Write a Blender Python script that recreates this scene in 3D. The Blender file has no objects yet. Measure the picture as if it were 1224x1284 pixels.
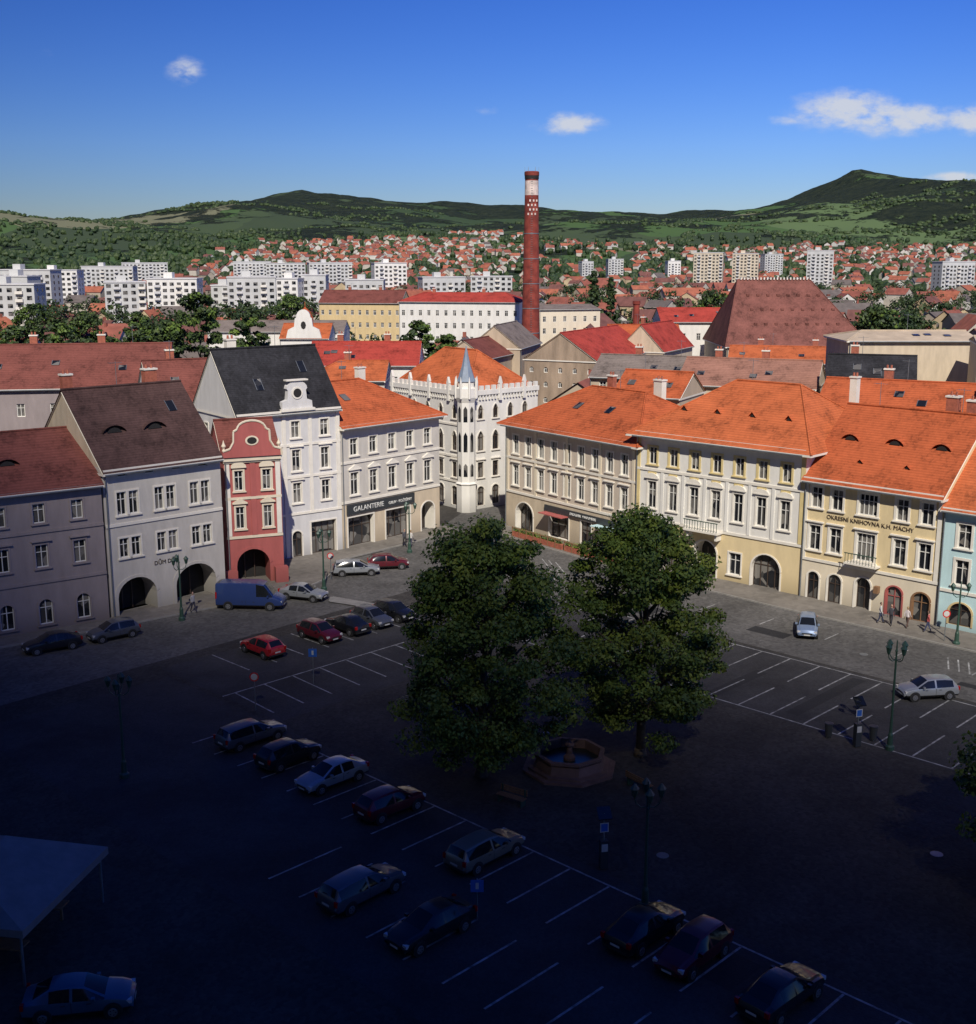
import bpy, math, random
import numpy as np
from mathutils import Vector, Matrix
random.seed(7); rng=np.random.default_rng(7)
scene=bpy.context.scene
scene.view_settings.view_transform='Standard'
scene.view_settings.look='None'; scene.view_settings.exposure=0
COL=scene.collection

# ------------------------------------------------------------ materials
def N(nt,t,**k):
    n=nt.nodes.new(t)
    for a,b in k.items(): setattr(n,a,b)
    return n
def newmat(name):
    m=bpy.data.materials.new(name); m.use_nodes=True
    nt=m.node_tree; b=nt.nodes['Principled BSDF']; return m,nt,b
def mat(name,col,rough=.8,ns=1.2,var=.18,bump=0,bs=20,metal=0,spec=None,streak=False):
    m,nt,b=newmat(name); L=nt.links
    tc=N(nt,'ShaderNodeTexCoord')
    no=N(nt,'ShaderNodeTexNoise'); no.inputs['Scale'].default_value=ns; no.inputs['Detail'].default_value=5
    no.inputs['Roughness'].default_value=.65
    if streak:
        mp=N(nt,'ShaderNodeMapping'); mp.inputs['Scale'].default_value=(1,1,.25)
        L.new(tc.outputs['Object'],mp.inputs[0]); L.new(mp.outputs[0],no.inputs['Vector'])
    else: L.new(tc.outputs['Object'],no.inputs['Vector'])
    cr=N(nt,'ShaderNodeValToRGB'); e=cr.color_ramp.elements
    e[0].position=.3; e[1].position=.7
    e[0].color=[c*(1-var) for c in col]+[1]; e[1].color=[min(1,c*(1+var)) for c in col]+[1]
    L.new(no.outputs[0],cr.inputs[0])
    if streak:   # grime rising from the pavement
        sp=N(nt,'ShaderNodeSeparateXYZ'); L.new(tc.outputs['Object'],sp.inputs[0])
        ad=N(nt,'ShaderNodeMath',operation='MULTIPLY_ADD'); ad.inputs[1].default_value=-2.2; L.new(no.outputs[0],ad.inputs[0]); L.new(sp.outputs['Z'],ad.inputs[2])
        mr=N(nt,'ShaderNodeMapRange'); mr.inputs[1].default_value=-1.2; mr.inputs[2].default_value=.9; mr.inputs[3].default_value=.62; mr.inputs[4].default_value=1; L.new(ad.outputs[0],mr.inputs[0])
        sc_=N(nt,'ShaderNodeVectorMath',operation='SCALE'); L.new(cr.outputs[0],sc_.inputs[0]); L.new(mr.outputs[0],sc_.inputs['Scale']); L.new(sc_.outputs[0],b.inputs['Base Color'])
    else: L.new(cr.outputs[0],b.inputs['Base Color'])
    b.inputs['Roughness'].default_value=rough; b.inputs['Metallic'].default_value=metal
    if spec is not None: b.inputs['Specular IOR Level'].default_value=spec
    if bump:
        n2=N(nt,'ShaderNodeTexNoise'); n2.inputs['Scale'].default_value=bs; L.new(tc.outputs['Object'],n2.inputs['Vector'])
        bp=N(nt,'ShaderNodeBump'); bp.inputs['Strength'].default_value=bump; bp.inputs['Distance'].default_value=.05
        L.new(n2.outputs[0],bp.inputs['Height']); L.new(bp.outputs[0],b.inputs['Normal'])
    return m
def tile(name,col,var=.28,dark=.5):
    m,nt,b=newmat(name); L=nt.links; tc=N(nt,'ShaderNodeTexCoord')
    n1=N(nt,'ShaderNodeTexNoise'); n1.inputs['Scale'].default_value=.4; n1.inputs['Detail'].default_value=7; n1.inputs['Roughness'].default_value=.68
    n2=N(nt,'ShaderNodeTexVoronoi'); n2.inputs['Scale'].default_value=4.5
    L.new(tc.outputs['Object'],n1.inputs['Vector']); L.new(tc.outputs['Object'],n2.inputs['Vector'])
    bw=N(nt,'ShaderNodeRGBToBW'); L.new(n2.outputs['Color'],bw.inputs[0])
    mx=N(nt,'ShaderNodeMath',operation='MULTIPLY_ADD'); mx.inputs[1].default_value=.2
    L.new(bw.outputs[0],mx.inputs[0]); L.new(n1.outputs[0],mx.inputs[2])
    cr=N(nt,'ShaderNodeValToRGB'); e=cr.color_ramp.elements
    e[0].position=.38; e[1].position=.85
    e[0].color=[c*dark for c in col]+[1]; e[1].color=[min(1,c*(1+var)) for c in col]+[1]
    x=e.new(.58); x.color=list(col)+[1]
    L.new(mx.outputs[0],cr.inputs[0])
    sp=N(nt,'ShaderNodeSeparateXYZ'); L.new(tc.outputs['Object'],sp.inputs[0])
    f=N(nt,'ShaderNodeMath',operation='MULTIPLY'); f.inputs[1].default_value=5.5; L.new(sp.outputs['Z'],f.inputs[0])
    fr=N(nt,'ShaderNodeMath',operation='FRACT'); L.new(f.outputs[0],fr.inputs[0])
    rr=N(nt,'ShaderNodeMapRange'); rr.inputs[3].default_value=.76; rr.inputs[4].default_value=1.08; L.new(fr.outputs[0],rr.inputs[0])
    mu=N(nt,'ShaderNodeVectorMath',operation='SCALE'); L.new(cr.outputs[0],mu.inputs[0]); L.new(rr.outputs[0],mu.inputs['Scale'])
    L.new(mu.outputs[0],b.inputs['Base Color']); b.inputs['Roughness'].default_value=.85
    b.inputs['Specular IOR Level'].default_value=.2
    bp=N(nt,'ShaderNodeBump'); bp.inputs['Strength'].default_value=.5; bp.inputs['Distance'].default_value=.05
    L.new(fr.outputs[0],bp.inputs['Height']); L.new(bp.outputs[0],b.inputs['Normal'])
    return m
def glassmat(name):
    m,nt,b=newmat(name); L=nt.links; tc=N(nt,'ShaderNodeTexCoord')
    v=N(nt,'ShaderNodeTexVoronoi'); v.inputs['Scale'].default_value=.8; L.new(tc.outputs['Object'],v.inputs['Vector'])
    bw=N(nt,'ShaderNodeRGBToBW'); L.new(v.outputs['Color'],bw.inputs[0])
    cr=N(nt,'ShaderNodeValToRGB'); e=cr.color_ramp.elements
    e[0].position=.4; e[0].color=(.012,.014,.018,1); e[1].position=.8; e[1].color=(.19,.18,.165,1)
    L.new(bw.outputs[0],cr.inputs[0]); L.new(cr.outputs[0],b.inputs['Base Color'])
    b.inputs['Roughness'].default_value=.12; return m
WHITE=mat('plaster_white',(.70,.68,.63),streak=True,ns=.8,var=.1)
CREAM=mat('plaster_cream',(.68,.60,.46),ns=.7,streak=True,var=.1)
TRIM=mat('stucco_trim',(.72,.68,.60),var=.08)
BEIGE=mat('plaster_beige',(.56,.48,.39),streak=True,var=.12)
OCHRE=mat('plaster_ochre',(.60,.46,.24),streak=True,var=.12)
YELL=mat('plaster_yellow',(.68,.55,.32),streak=True,var=.1)
YTRIM=mat('trim_yellow',(.62,.50,.24),var=.1)
CYAN=mat('plaster_cyan',(.48,.66,.68),streak=True,var=.1)
GREY=mat('plaster_grey',(.52,.49,.44),streak=True,var=.12)
GREYB=mat('plaster_greyblue',(.58,.57,.56),streak=True,var=.1)
MAUVE=mat('plaster_mauve',(.26,.22,.22),streak=True,var=.12)
REDW=mat('plaster_red',(.38,.10,.09),streak=True,var=.15)
TAN=mat('plaster_tan',(.46,.37,.27),streak=True,var=.2,ns=.4)
BROWNW=mat('render_old_brown',(.33,.25,.18),streak=True,var=.35,ns=.5)
SAND=mat('plaster_sand',(.54,.45,.33),streak=True,var=.15)
PANEL=mat('panel_concrete',(.50,.50,.48),var=.15,ns=.1)
PANELY=mat('panel_warm',(.56,.48,.36),var=.12,ns=.1)
PANELR=mat('panel_red',(.45,.25,.18),var=.12,ns=.1)
TORANGE=tile('roof_tiles_orange',(.42,.10,.038))
TORANGE2=tile('roof_tiles_bright',(.46,.12,.045))
TRED=tile('roof_tiles_red',(.38,.055,.04))
TOLD=tile('roof_tiles_old',(.19,.075,.06),dark=.45,var=.45)
TBROWN=tile('roof_tiles_brown',(.075,.042,.038),dark=.5,var=.5)
TBLACK=tile('roof_slate_black',(.024,.024,.028),var=.9)
TDULL=tile('roof_tiles_dull',(.18,.06,.048))
TPINK=tile('roof_tiles_weathered',(.30,.15,.11))
TGREY=tile('roof_sheet_grey',(.20,.165,.145))
GLASS=glassmat('window_glass')
FRAME=mat('window_frame_white',(.66,.65,.61),var=.05,rough=.5)
FRAMED=mat('window_frame_dark',(.06,.04,.03),var=.1,rough=.5)
DARK=mat('dark_interior',(.015,.014,.013),var=.3)
SIGND=mat('shop_sign_dark',(.035,.04,.045),var=.1,rough=.5)
BRICK=mat('brick',(.33,.10,.06),var=.3,ns=3)
IRON=mat('painted_iron_green',(.03,.07,.05),rough=.45,var=.1)
METAL=mat('zinc',(.25,.27,.28),rough=.45,metal=.6)
STONE=mat('sandstone',(.15,.09,.075),var=.3,bump=.4)
BLUEZINC=mat('spire_zinc',(.20,.25,.32),rough=.5,var=.15)
WATER=mat('water',(.015,.022,.02),rough=.3,var=.2)
PAINT=mat('road_paint',(.27,.27,.26),var=.75,ns=1.6,rough=.8)
LETTER=mat('lettering_white',(.65,.65,.62),var=.05)
BARK=mat('bark',(.10,.075,.05),var=.3,ns=6,bump=.6)
WOOD=mat('wood',(.22,.12,.06),var=.2,ns=4)
CANVAS=mat('canvas',(.20,.185,.18),var=.15)

def leafmat(name,c):
    m,nt,b=newmat(name); L=nt.links
    b.inputs['Roughness'].default_value=.6
    b.inputs['Specular IOR Level'].default_value=.3
    tc=N(nt,'ShaderNodeTexCoord'); no=N(nt,'ShaderNodeTexNoise'); no.inputs['Scale'].default_value=.7; no.inputs['Detail'].default_value=1
    L.new(tc.outputs['Object'],no.inputs['Vector'])
    cr=N(nt,'ShaderNodeValToRGB'); cr.color_ramp.elements[0].position=.35; cr.color_ramp.elements[1].position=.65
    cr.color_ramp.elements[0].color=(c[0]*.65,c[1]*.7,c[2]*.8,1); cr.color_ramp.elements[1].color=(c[0]*1.4,c[1]*1.3,c[2],1)
    L.new(no.outputs[0],cr.inputs[0]); L.new(cr.outputs[0],b.inputs['Base Color'])
    return m
LEAF=[leafmat('leaf_a',(.12,.18,.034)),leafmat('leaf_b',(.085,.14,.03)),leafmat('leaf_c',(.155,.205,.04))]
LEAFD=[leafmat('leaf_dark_a',(.026,.048,.018)),leafmat('leaf_dark_b',(.042,.068,.023))]

# ------------------------------------------------------------ mesh builder
class MB:
    def __init__(s): s.v=[];s.f=[];s.m=[];s.T=None
    def add(s,pts,faces,m):
        b=len(s.v)
        s.v+= [s.T(*p) for p in pts] if s.T else [tuple(p) for p in pts]
        for f in faces: s.f.append([b+i for i in f]); s.m.append(m)
    def face(s,pts,m): s.add(pts,[list(range(len(pts)))],m)
    def box(s,x0,x1,y0,y1,z0,z1,m):
        s.add([(x0,y0,z0),(x1,y0,z0),(x1,y1,z0),(x0,y1,z0),(x0,y0,z1),(x1,y0,z1),(x1,y1,z1),(x0,y1,z1)],
              [(0,3,2,1),(4,5,6,7),(0,1,5,4),(1,2,6,5),(2,3,7,6),(3,0,4,7)],m)
    def tube(s,p,q,r0,r1,m,n=8,cap=True):
        p=Vector(p);q=Vector(q);d=(q-p)
        if d.length<1e-6: return
        d.normalize(); a=d.orthogonal().normalized(); b=d.cross(a)
        pts=[]
        for c,r in ((p,r0),(q,r1)):
            for i in range(n):
                t=2*math.pi*i/n; pts.append(tuple(c+a*math.cos(t)*r+b*math.sin(t)*r))
        fs=[(i,(i+1)%n,n+(i+1)%n,n+i) for i in range(n)]
        if cap: fs+=[tuple(range(n))[::-1],tuple(range(n,2*n))]
        s.add(pts,fs,m)
    def lathe(s,prof,m,cx=0,cy=0,n=16,a0=0,cap=True):
        pts=[]
        for r,z in prof:
            for i in range(n):
                t=2*math.pi*i/n+a0; pts.append((cx+r*math.cos(t),cy+r*math.sin(t),z))
        fs=[]
        for k in range(len(prof)-1):
            for i in range(n): fs.append((k*n+i,k*n+(i+1)%n,(k+1)*n+(i+1)%n,(k+1)*n+i))
        if cap: fs.append(tuple(range((len(prof)-1)*n,len(prof)*n)))
        s.add(pts,fs,m)
    def prism(s,poly,y0,y1,m):
        n=len(poly); pts=[(x,y0,z) for x,z in poly]+[(x,y1,z) for x,z in poly]
        fs=[tuple(range(n)),tuple(range(n,2*n))[::-1]]+[(i,n+i,n+(i+1)%n,(i+1)%n) for i in range(n)]
        s.add(pts,fs,m)
    def obj(s,name,parent=None,smooth=False):
        if not s.f: return None
        me=bpy.data.meshes.new(name); me.from_pydata(s.v,[],s.f)
        mats=[]
        for m in s.m:
            if m not in mats: mats.append(m)
        for m in mats: me.materials.append(m)
        idx={m:i for i,m in enumerate(mats)}
        me.polygons.foreach_set('material_index',[idx[m] for m in s.m])
        if smooth: me.polygons.foreach_set('use_smooth',[True]*len(me.polygons))
        me.update(); o=bpy.data.objects.new(name,me); COL.objects.link(o)
        if parent: o.parent=parent
        return o
def empty(name,x=0,y=0,z=0,rot=0):
    e=bpy.data.objects.new(name,None); COL.objects.link(e); e.location=(x,y,z); e.rotation_euler=(0,0,rot); e.empty_display_size=.5
    return e

# ------------------------------------------------------------ facade system
def curve(kind,w,h,n=12):
    if kind in('arch','arcade'): rise=min(w/2,h*.5)
    else: rise=w*.8
    pts=[]
    for i in range(n+1):
        x=-w/2*math.cos(math.pi*i/n); u=abs(x)/(w/2)
        z=rise*(math.sqrt(max(0,1-u*u)) if kind!='point' else 1-u**1.7)
        pts.append((x,h-rise+z))
    return pts
def window(P,o,trim,framem):
    W,Tr,G,F=P; x,w,z,h=o['x'],o['w'],o['z'],o['h']; k=o.get('k','rect'); x0,x1=x-w/2,x+w/2
    dep=o.get('dep',.2)
    wm=o.get('wm',trim)
    if k in('arch','arcade','point'):
        c=curve(k,w,h)
        for (a,za),(b,zb) in zip(c[:-1],c[1:]):
            W.face([(x+a,0,z+za),(x+b,0,z+zb),(x+b,0,z+h),(x+a,0,z+h)],o['wallm'])
            W.face([(x+a,0,z+za),(x+a,dep,z+za),(x+b,dep,z+zb),(x+b,0,z+zb)],wm)
        zs=z+c[0][1]
    else:
        W.face([(x0,0,z+h),(x1,0,z+h),(x1,dep,z+h),(x0,dep,z+h)],wm); zs=z+h
    W.face([(x0,0,z),(x0,dep,z),(x0,dep,zs),(x0,0,zs)],wm); W.face([(x1,0,z),(x1,dep,z),(x1,dep,zs),(x1,0,zs)],wm)
    W.face([(x0,0,z),(x1,0,z),(x1,dep,z),(x0,dep,z)],wm)
    if k=='arcade':
        G.face([(x0-.02,dep,z),(x1+.02,dep,z),(x1+.02,dep,z+h),(x0-.02,dep,z+h)],DARK)  # near-black sheet puts the open arcade's shade into its colour
        F.box(x-.5,x-.42,dep-.25,dep-.2,z,z+h*.75,FRAMED); F.box(x+.42,x+.5,dep-.25,dep-.2,z,z+h*.75,FRAMED)
    else:
        G.face([(x0,dep,z),(x1,dep,z),(x1,dep,z+h),(x0,dep,z+h)],GLASS)
    if k!='arcade':
        fm=o.get('fm',framem); y0,y1=dep-.09,dep-.012; b=.075
        F.box(x0+.003,x0+b,y0,y1,z,z+h-.003,fm); F.box(x1-b,x1-.003,y0,y1,z,z+h-.003,fm)
        F.box(x0+b,x1-b,y0,y1,z,z+b,fm)
        if k=='rect': F.box(x0+b,x1-b,y0,y1,z+h-b,z+h-.003,fm)
        nb=o.get('bars',1)
        for i in range(nb):
            xc=x0+(i+1)*w/(nb+1); F.box(xc-.035,xc+.035,y0+.01,y1-.01,z+b,z+h-b,fm)
        if o.get('tr',True): F.box(x0+b,x1-b,y0+.02,y1-.014,z+h*.66,z+h*.66+.06,fm)
    if o.get('sur',True) and trim:
        t=o.get('st',.14); 
        if k in('arch','arcade','point'):
            c=curve(k,w,h); s=1+2*t/w
            for (a,za),(b_,zb) in zip(c[:-1],c[1:]):
                q=[(x+a,z+za),(x+b_,z+zb),(x+b_*s,z+zb+t*.8),(x+a*s,z+za+t*.8*(1 if za>c[0][1] else .0))]
                Tr.add([(px,-.06,pz) for px,pz in q]+[(px,.0,pz) for px,pz in q],[(0,1,2,3),(0,4,5,1),(3,2,6,7)],trim)
            zt=z+c[0][1]
            Tr.box(x0-t,x0,-.06,.0,z,zt,trim); Tr.box(x1,x1+t,-.06,.0,z,zt,trim)
        else:
            Tr.box(x0-t,x0,-.06,.0,z-.02,z+h,trim); Tr.box(x1,x1+t,-.06,.0,z-.02,z+h,trim)
            Tr.box(x0-t,x1+t,-.065,.0,z+h,z+h+t,trim)
        if o.get('sill',True): Tr.box(x0-t-.08,x1+t+.08,-.16,.0,z-.14,z-.021,trim)
    hd=o.get('hood')
    if hd:
        zz=z+h+.28; a=w/2+.3
        Tr.box(x-a,x+a,-.22,0,zz,zz+.12,trim)
        if hd=='tri': Tr.prism([(x-a,zz+.121),(x+a,zz+.121),(x,zz+.55)],-.2,0,trim)
        if hd=='seg':
            Tr.prism([(x-a,zz+.121)]+[(x-a*math.cos(math.pi*i/8),zz+.121+.42*math.sin(math.pi*i/8)) for i in range(1,8)]+[(x+a,zz+.121)],-.2,0,trim)
def facade(P,L,z1,ops,wall,trim,framem,bands=None,z0=0):
    W=P[0]; bands=bands or []
    def wm(z):
        for zt,m in bands:
            if z<zt: return m
        return wall
    xs={0,L}; zs={z0,z1}
    for b,_ in bands: zs.add(b)
    for o in ops:
        xs|={o['x']-o['w']/2,o['x']+o['w']/2}; zs|={o['z'],o['z']+o['h']}
    xs=sorted(v for v in xs if 0<=v<=L); zs=sorted(v for v in zs if z0<=v<=z1)
    for i in range(len(xs)-1):
        if xs[i+1]-xs[i]<1e-5: continue
        xc=(xs[i]+xs[i+1])/2
        for j in range(len(zs)-1):
            if zs[j+1]-zs[j]<1e-5: continue
            zc=(zs[j]+zs[j+1])/2
            if any(abs(xc-o['x'])<o['w']/2 and o['z']<zc<o['z']+o['h'] for o in ops): continue
            W.face([(xs[i],0,zs[j]),(xs[i+1],0,zs[j]),(xs[i+1],0,zs[j+1]),(xs[i],0,zs[j+1])],wm(zc))
    for o in ops:
        o['wallm']=wm(o['z']+o['h']*.95); window(P,o,o.get('trim',trim),framem)
def row(L,n,z,h,w,k='rect',m=0.0,xs=None,**kw):
    xs=xs or [m+(i+.5)*(L-2*m)/n for i in range(n)]
    return [dict(x=x,w=w,z=z,h=h,k=k,**kw) for x in xs]
def roof_slopes(R,L,D,ze,zr,m,ov=.5,ox=.15,hl=0,hr=0,th=.18,yr=None,under=None):
    yr=yr or D/2; sl=(zr-ze)/yr; zo=ze-ov*sl; oxl=ov if hl else ox; oxr=ov if hr else ox
    a=[(-oxl,-ov,zo),(L+oxr,-ov,zo),(L+oxr,D+ov,zo),(-oxl,D+ov,zo)]
    r=[(hl if hl else -oxl,yr,zr),(L-hr if hr else L+oxr,yr,zr)]
    pts=a+r; n=6; pts2=[(x,y,z-th) for x,y,z in pts]
    fs=[(0,1,5,4),(2,3,4,5)]
    if hl: fs.append((3,0,4))
    if hr: fs.append((1,2,5))
    R.add([(x,y,z+.02) for x,y,z in pts],fs,m)
    R.add([(x,y,z+.02) for x,y,z in a]+[(x,y,z-th) for x,y,z in a],[(0,1,5,4),(1,2,6,5),(2,3,7,6),(3,0,4,7)],under or TRIM)
    R.add(pts2,fs,under or TRIM)
    R.tube((r[0][0],yr,zr+.03),(r[1][0],yr,zr+.03),.13,.13,m,6)
    if hl:
        for c in (a[0],a[3]): R.tube((c[0],c[1],c[2]+.03),(r[0][0],yr,zr+.03),.11,.11,m,6)
    if hr:
        for c in (a[1],a[2]): R.tube((c[0],c[1],c[2]+.03),(r[1][0],yr,zr+.03),.11,.11,m,6)
def chimney_stack(M,x,y,z0,z1,w=.9,d=.6,m=None):
    m=m or BRICK
    M.box(x-w/2,x+w/2,y-d/2,y+d/2,z0,z1,m); M.box(x-w/2-.08,x+w/2+.08,y-d/2-.08,y+d/2+.08,z1,z1+.15,TRIM)
    for k in(-.22,.22): M.tube((x+k*w,y,z1+.15),(x+k*w,y,z1+.5),.12,.1,BRICK,6)
def dormer(R,x,y,z,w,h,slope,m,kind='tri'):
    if kind=='sky':
        R.add([(x-w/2,y,z+.06),(x+w/2,y,z+.06),(x+w/2,y+h,z+.06+h*slope),(x-w/2,y+h,z+.06+h*slope)],[(0,1,2,3)],GLASS)
        for a,b in((x-w/2-.06,x-w/2),(x+w/2,x+w/2+.06)):
            R.add([(a,y,z+.1),(b,y,z+.1),(b,y+h,z+.1+h*slope),(a,y+h,z+.1+h*slope)],[(0,1,2,3)],METAL)
        return
    if kind=='tri': prof=[(x-w/2,z),(x,z+h),(x+w/2,z)]
    else: prof=[(x-w/2*math.cos(math.pi*i/10),z+h*math.sin(math.pi*i/10)**1.5) for i in range(0,11)]
    n=len(prof)
    R.add([(a,y-.12,b+.06) for a,b in prof]+[(a,y+(b-z)/slope+.15,b+.06) for a,b in prof],[(i,i+1,n+i+1,n+i) for i in range(n-1)],m)
    R.face([(x+(a-x)*.62,y-.03,z+(b-z)*.72+.03) for a,b in prof],DARK)
def antenna(R,x,y,z,h=2.2):
    R.tube((x,y,z-.5),(x,y,z+h),.03,.025,METAL,5)
    R.tube((x-.6,y,z+h-.15),(x+.6,y,z+h-.15),.018,.018,METAL,4)
    for k in range(6): R.tube((x-.55+k*.22,y-.35+.04*k,z+h-.15),(x-.55+k*.22,y+.35-.04*k,z+h-.15),.014,.014,METAL,4)
def house(name,p0,p1,D,ze,zr,wall,roofm,ops=[],left=None,right=None,hl=0,hr=0,ov=.55,trim=TRIM,framem=FRAME,bands=None,
          cornice=True,belts=(),pil=(),chim=(),dorm=(),side=None,yr=None,ant=()):
    dx,dy=p1[0]-p0[0],p1[1]-p0[1]; L=math.hypot(dx,dy); rot=math.atan2(dy,dx)
    e=empty(name,p0[0],p0[1],0,rot)
    W,Tr,G,F,R=MB(),MB(),MB(),MB(),MB(); P=(W,Tr,G,F); side=side or wall
    facade(P,L,ze,ops,wall,trim,framem,bands)
    if cornice:
        Tr.box(-.02,L+.02,-.18,0,ze-.55,ze-.36,trim); Tr.box(-.04,L+.04,-.34,0,ze-.36,ze-.16,trim)
    for z in belts: Tr.box(0,L,-.1,0,z-.12,z+.12,trim)
    for x,w,za,zb,m in pil: Tr.box(x-w/2,x+w/2,-.09,0,za,zb,m)
    T=lambda u,v,z:(L-v,u,z)
    for mb in P: mb.T=T
    facade(P,D,ze,right or [],wall if right else side,trim,framem,bands if right else None)
    T=lambda u,v,z:(v,D-u,z)
    for mb in P: mb.T=T
    facade(P,D,ze,left or [],wall if left else side,trim,framem,bands if left else None)
    for mb in P: mb.T=None
    W.face([(0,D,0),(L,D,0),(L,D,ze),(0,D,ze)],side)
    yy=yr or D/2
    if not hl: W.face([(0,0,ze),(0,D,ze),(0,yy,zr-.02)],side)
    if not hr: W.face([(L,0,ze),(L,D,ze),(L,yy,zr-.02)],side)
    roof_slopes(R,L,D,ze,zr,roofm,ov=ov,hl=hl,hr=hr,yr=yr)
    sl=(zr-ze)/yy
    for c in chim: chimney_stack(R,c[0],c[1],ze,c[2] if len(c)>2 else zr+1.0,*(c[3:] if len(c)>3 else ()))
    for d in dorm:
        x,f,w,h,kind=d; y=yy*f; dormer(R,x,y,ze+sl*y+.05,w,h,sl,roofm,kind)
    for x in ant: antenna(R,x,yy,zr)
    zo=ze-ov*sl-.1
    Tr.tube((0,-ov-.06,zo),(L,-ov-.06,zo),.08,.08,METAL,6); Tr.tube((.15,-.2,0),(.15,-.2,ze-.4),.06,.06,METAL,6)
    W.obj('walls',e);Tr.obj('trim',e);G.obj('window_panes',e);F.obj('window_frames',e);R.obj('roof',e)
    return e,L
def text(parent,s,x,y,z,size,m,ex=.02):
    c=bpy.data.curves.new('lettering','FONT'); c.body=s; c.size=size; c.extrude=ex; c.align_x='CENTER'
    c.materials.append(m); o=bpy.data.objects.new('lettering',c); COL.objects.link(o)
    o.parent=parent; o.location=(x,y,z); o.rotation_euler=(math.pi/2,0,0); return o

# ============================================================ RIGHT ROW
L=20.9
ops=row(L,9,8.7,2.1,.95,m=.6,hood=None)+row(L,9,5.1,2.3,1.0,m=.6,hood='flat')
ops+=[dict(x=3.3,w=3.0,z=0,h=3.3,k='arch',sur=True,sill=False,bars=3,fm=FRAMED,dep=.8)]
ops+=[dict(x=9.2,w=3.2,z=.3,h=2.7,k='rect',bars=2,fm=FRAMED,sill=False,dep=.5),dict(x=13.6,w=1.6,z=.1,h=2.8,bars=1,fm=FRAMED,sill=False),dict(x=17.3,w=3.4,z=.3,h=2.7,bars=3,fm=FRAMED,sill=False,dep=.5)]
bh,_=house('beige_corner_house',(2.1,134),(14.8,117.4),14,12.3,16.2,BEIGE,TORANGE,ops,left=row(14,5,8.7,2.1,.95)+row(14,5,5.1,2.3,1.0,hood='flat')+row(14,4,.6,2.5,1.2,k='arch'),
  hl=6.5,hr=6,ov=.8,belts=(4.3,8.2),pil=[(x,.35,4.4,11.7,CREAM) for x in (.3,5.2,10.4,15.6,20.5)],chim=[(7,9.5),(14,10,17.2,1.2,.7,TRIM)],bands=[(4.3,SAND)],ant=(11,),dorm=[(8,.45,.8,1.0,'sky'),(13,.45,.8,1.0,'sky')])
M=MB(); M.box(7,19.6,-.25,-.07,3.15,3.75,SIGND); M.box(7.2,11,-1.3,-.26,2.95,3.05,REDW); M.box(15.6,19,-1.3,-.26,2.95,3.05,CYAN); M.obj('shop_signs',bh)
text(bh,'DROGERIE  PARFUMERIE',13.3,-.27,3.3,.38,LETTER)

L=18.5
ops=row(L,7,10.3,1.7,.95,m=.7,trim=YTRIM,st=.2)+row(L,7,5.9,2.7,1.0,m=.7,hood='seg')
ops+=[dict(x=1.8,w=1.6,z=0,h=3.2,k='arch',sill=False,fm=FRAMED),dict(x=4.4,w=1.6,z=0,h=3.2,k='arch',sill=False,fm=FRAMED),dict(x=8.3,w=2.6,z=0,h=3.6,k='arcade',dep=1.5,sill=False),
 dict(x=11.6,w=1.3,z=.8,h=2.1,sill=True),dict(x=14.9,w=3.0,z=.0,h=3.3,k='arch',bars=3,sill=False,fm=FRAMED,dep=.5)]
ws=[.7+(i+.5)*(L-1.4)/7 for i in range(7)]
wp,_=house('white_yellow_palace',(14.8,117.4),(28.3,104.8),15,13.65,18.3,WHITE,TORANGE2,ops,hl=6.5,hr=5,ov=.85,belts=(4.7,9.75),
  bands=[(4.7,YELL)],trim=TRIM,pil=[(x,.42,4.85,13.1,YTRIM) for x in (.25,18.25)]+[(x,.95,9.0,9.55,YTRIM) for x in ws]+[((ws[i]+ws[i+1])/2,.3,4.85,9.6,WHITE) for i in range(6)],
  chim=[(17.2,11,19.0,.7,.7,TRIM)],dorm=[(3.5+i*3.8,.38,.8,.45,'tri') for i in range(4)],ant=(8.2,))
M=MB(); M.box(6.4,10.2,-1.1,-.01,4.55,4.75,TRIM)
for i in range(13): M.tube((6.5+i*.3,-1.02,4.75),(6.5+i*.3,-1.02,5.6),.03,.03,IRON,4)
M.box(6.4,10.2,-1.07,-1.0,5.6,5.68,IRON)
for x in(6.7,9.9): M.prism([(x-.12,4.5),(x+.12,4.5),(x+.12,3.9),(x-.12,3.9)],-.8,-.01,TRIM)
M.obj('balcony',wp)

L=12.75
xs=[1.2,3.2,6.1,9.2,11.4]
ops=[dict(x=x,w=(1.7 if i==2 else 1.05),z=8.45,h=1.85,bars=(3 if i==2 else 1),st=.2) for i,x in enumerate(xs)]
ops+=[dict(x=x,w=(1.7 if i==2 else 1.1),z=(4.4 if i==2 else 4.6),h=(2.45 if i==2 else 2.25),bars=(3 if i==2 else 1),st=.2,hood='flat') for i,x in enumerate(xs)]
ops+=[dict(x=1.3,w=1.15,z=0.1,h=2.5,k='arch',fm=FRAMED,sill=False),dict(x=3.4,w=1.3,z=0.1,h=2.6,k='arch',fm=FRAMED,sill=False),dict(x=6.1,w=1.45,z=0.02,h=2.9,k='arch',fm=FRAMED,sill=False,dep=.5),
  dict(x=9.0,w=1.4,z=.1,h=2.6,k='arch',wm=REDW,fm=REDW,trim=REDW,sill=False),dict(x=11.4,w=1.5,z=.1,h=2.5,k='arch',wm=WOOD,fm=WOOD,trim=WOOD,sill=False)]
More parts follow.
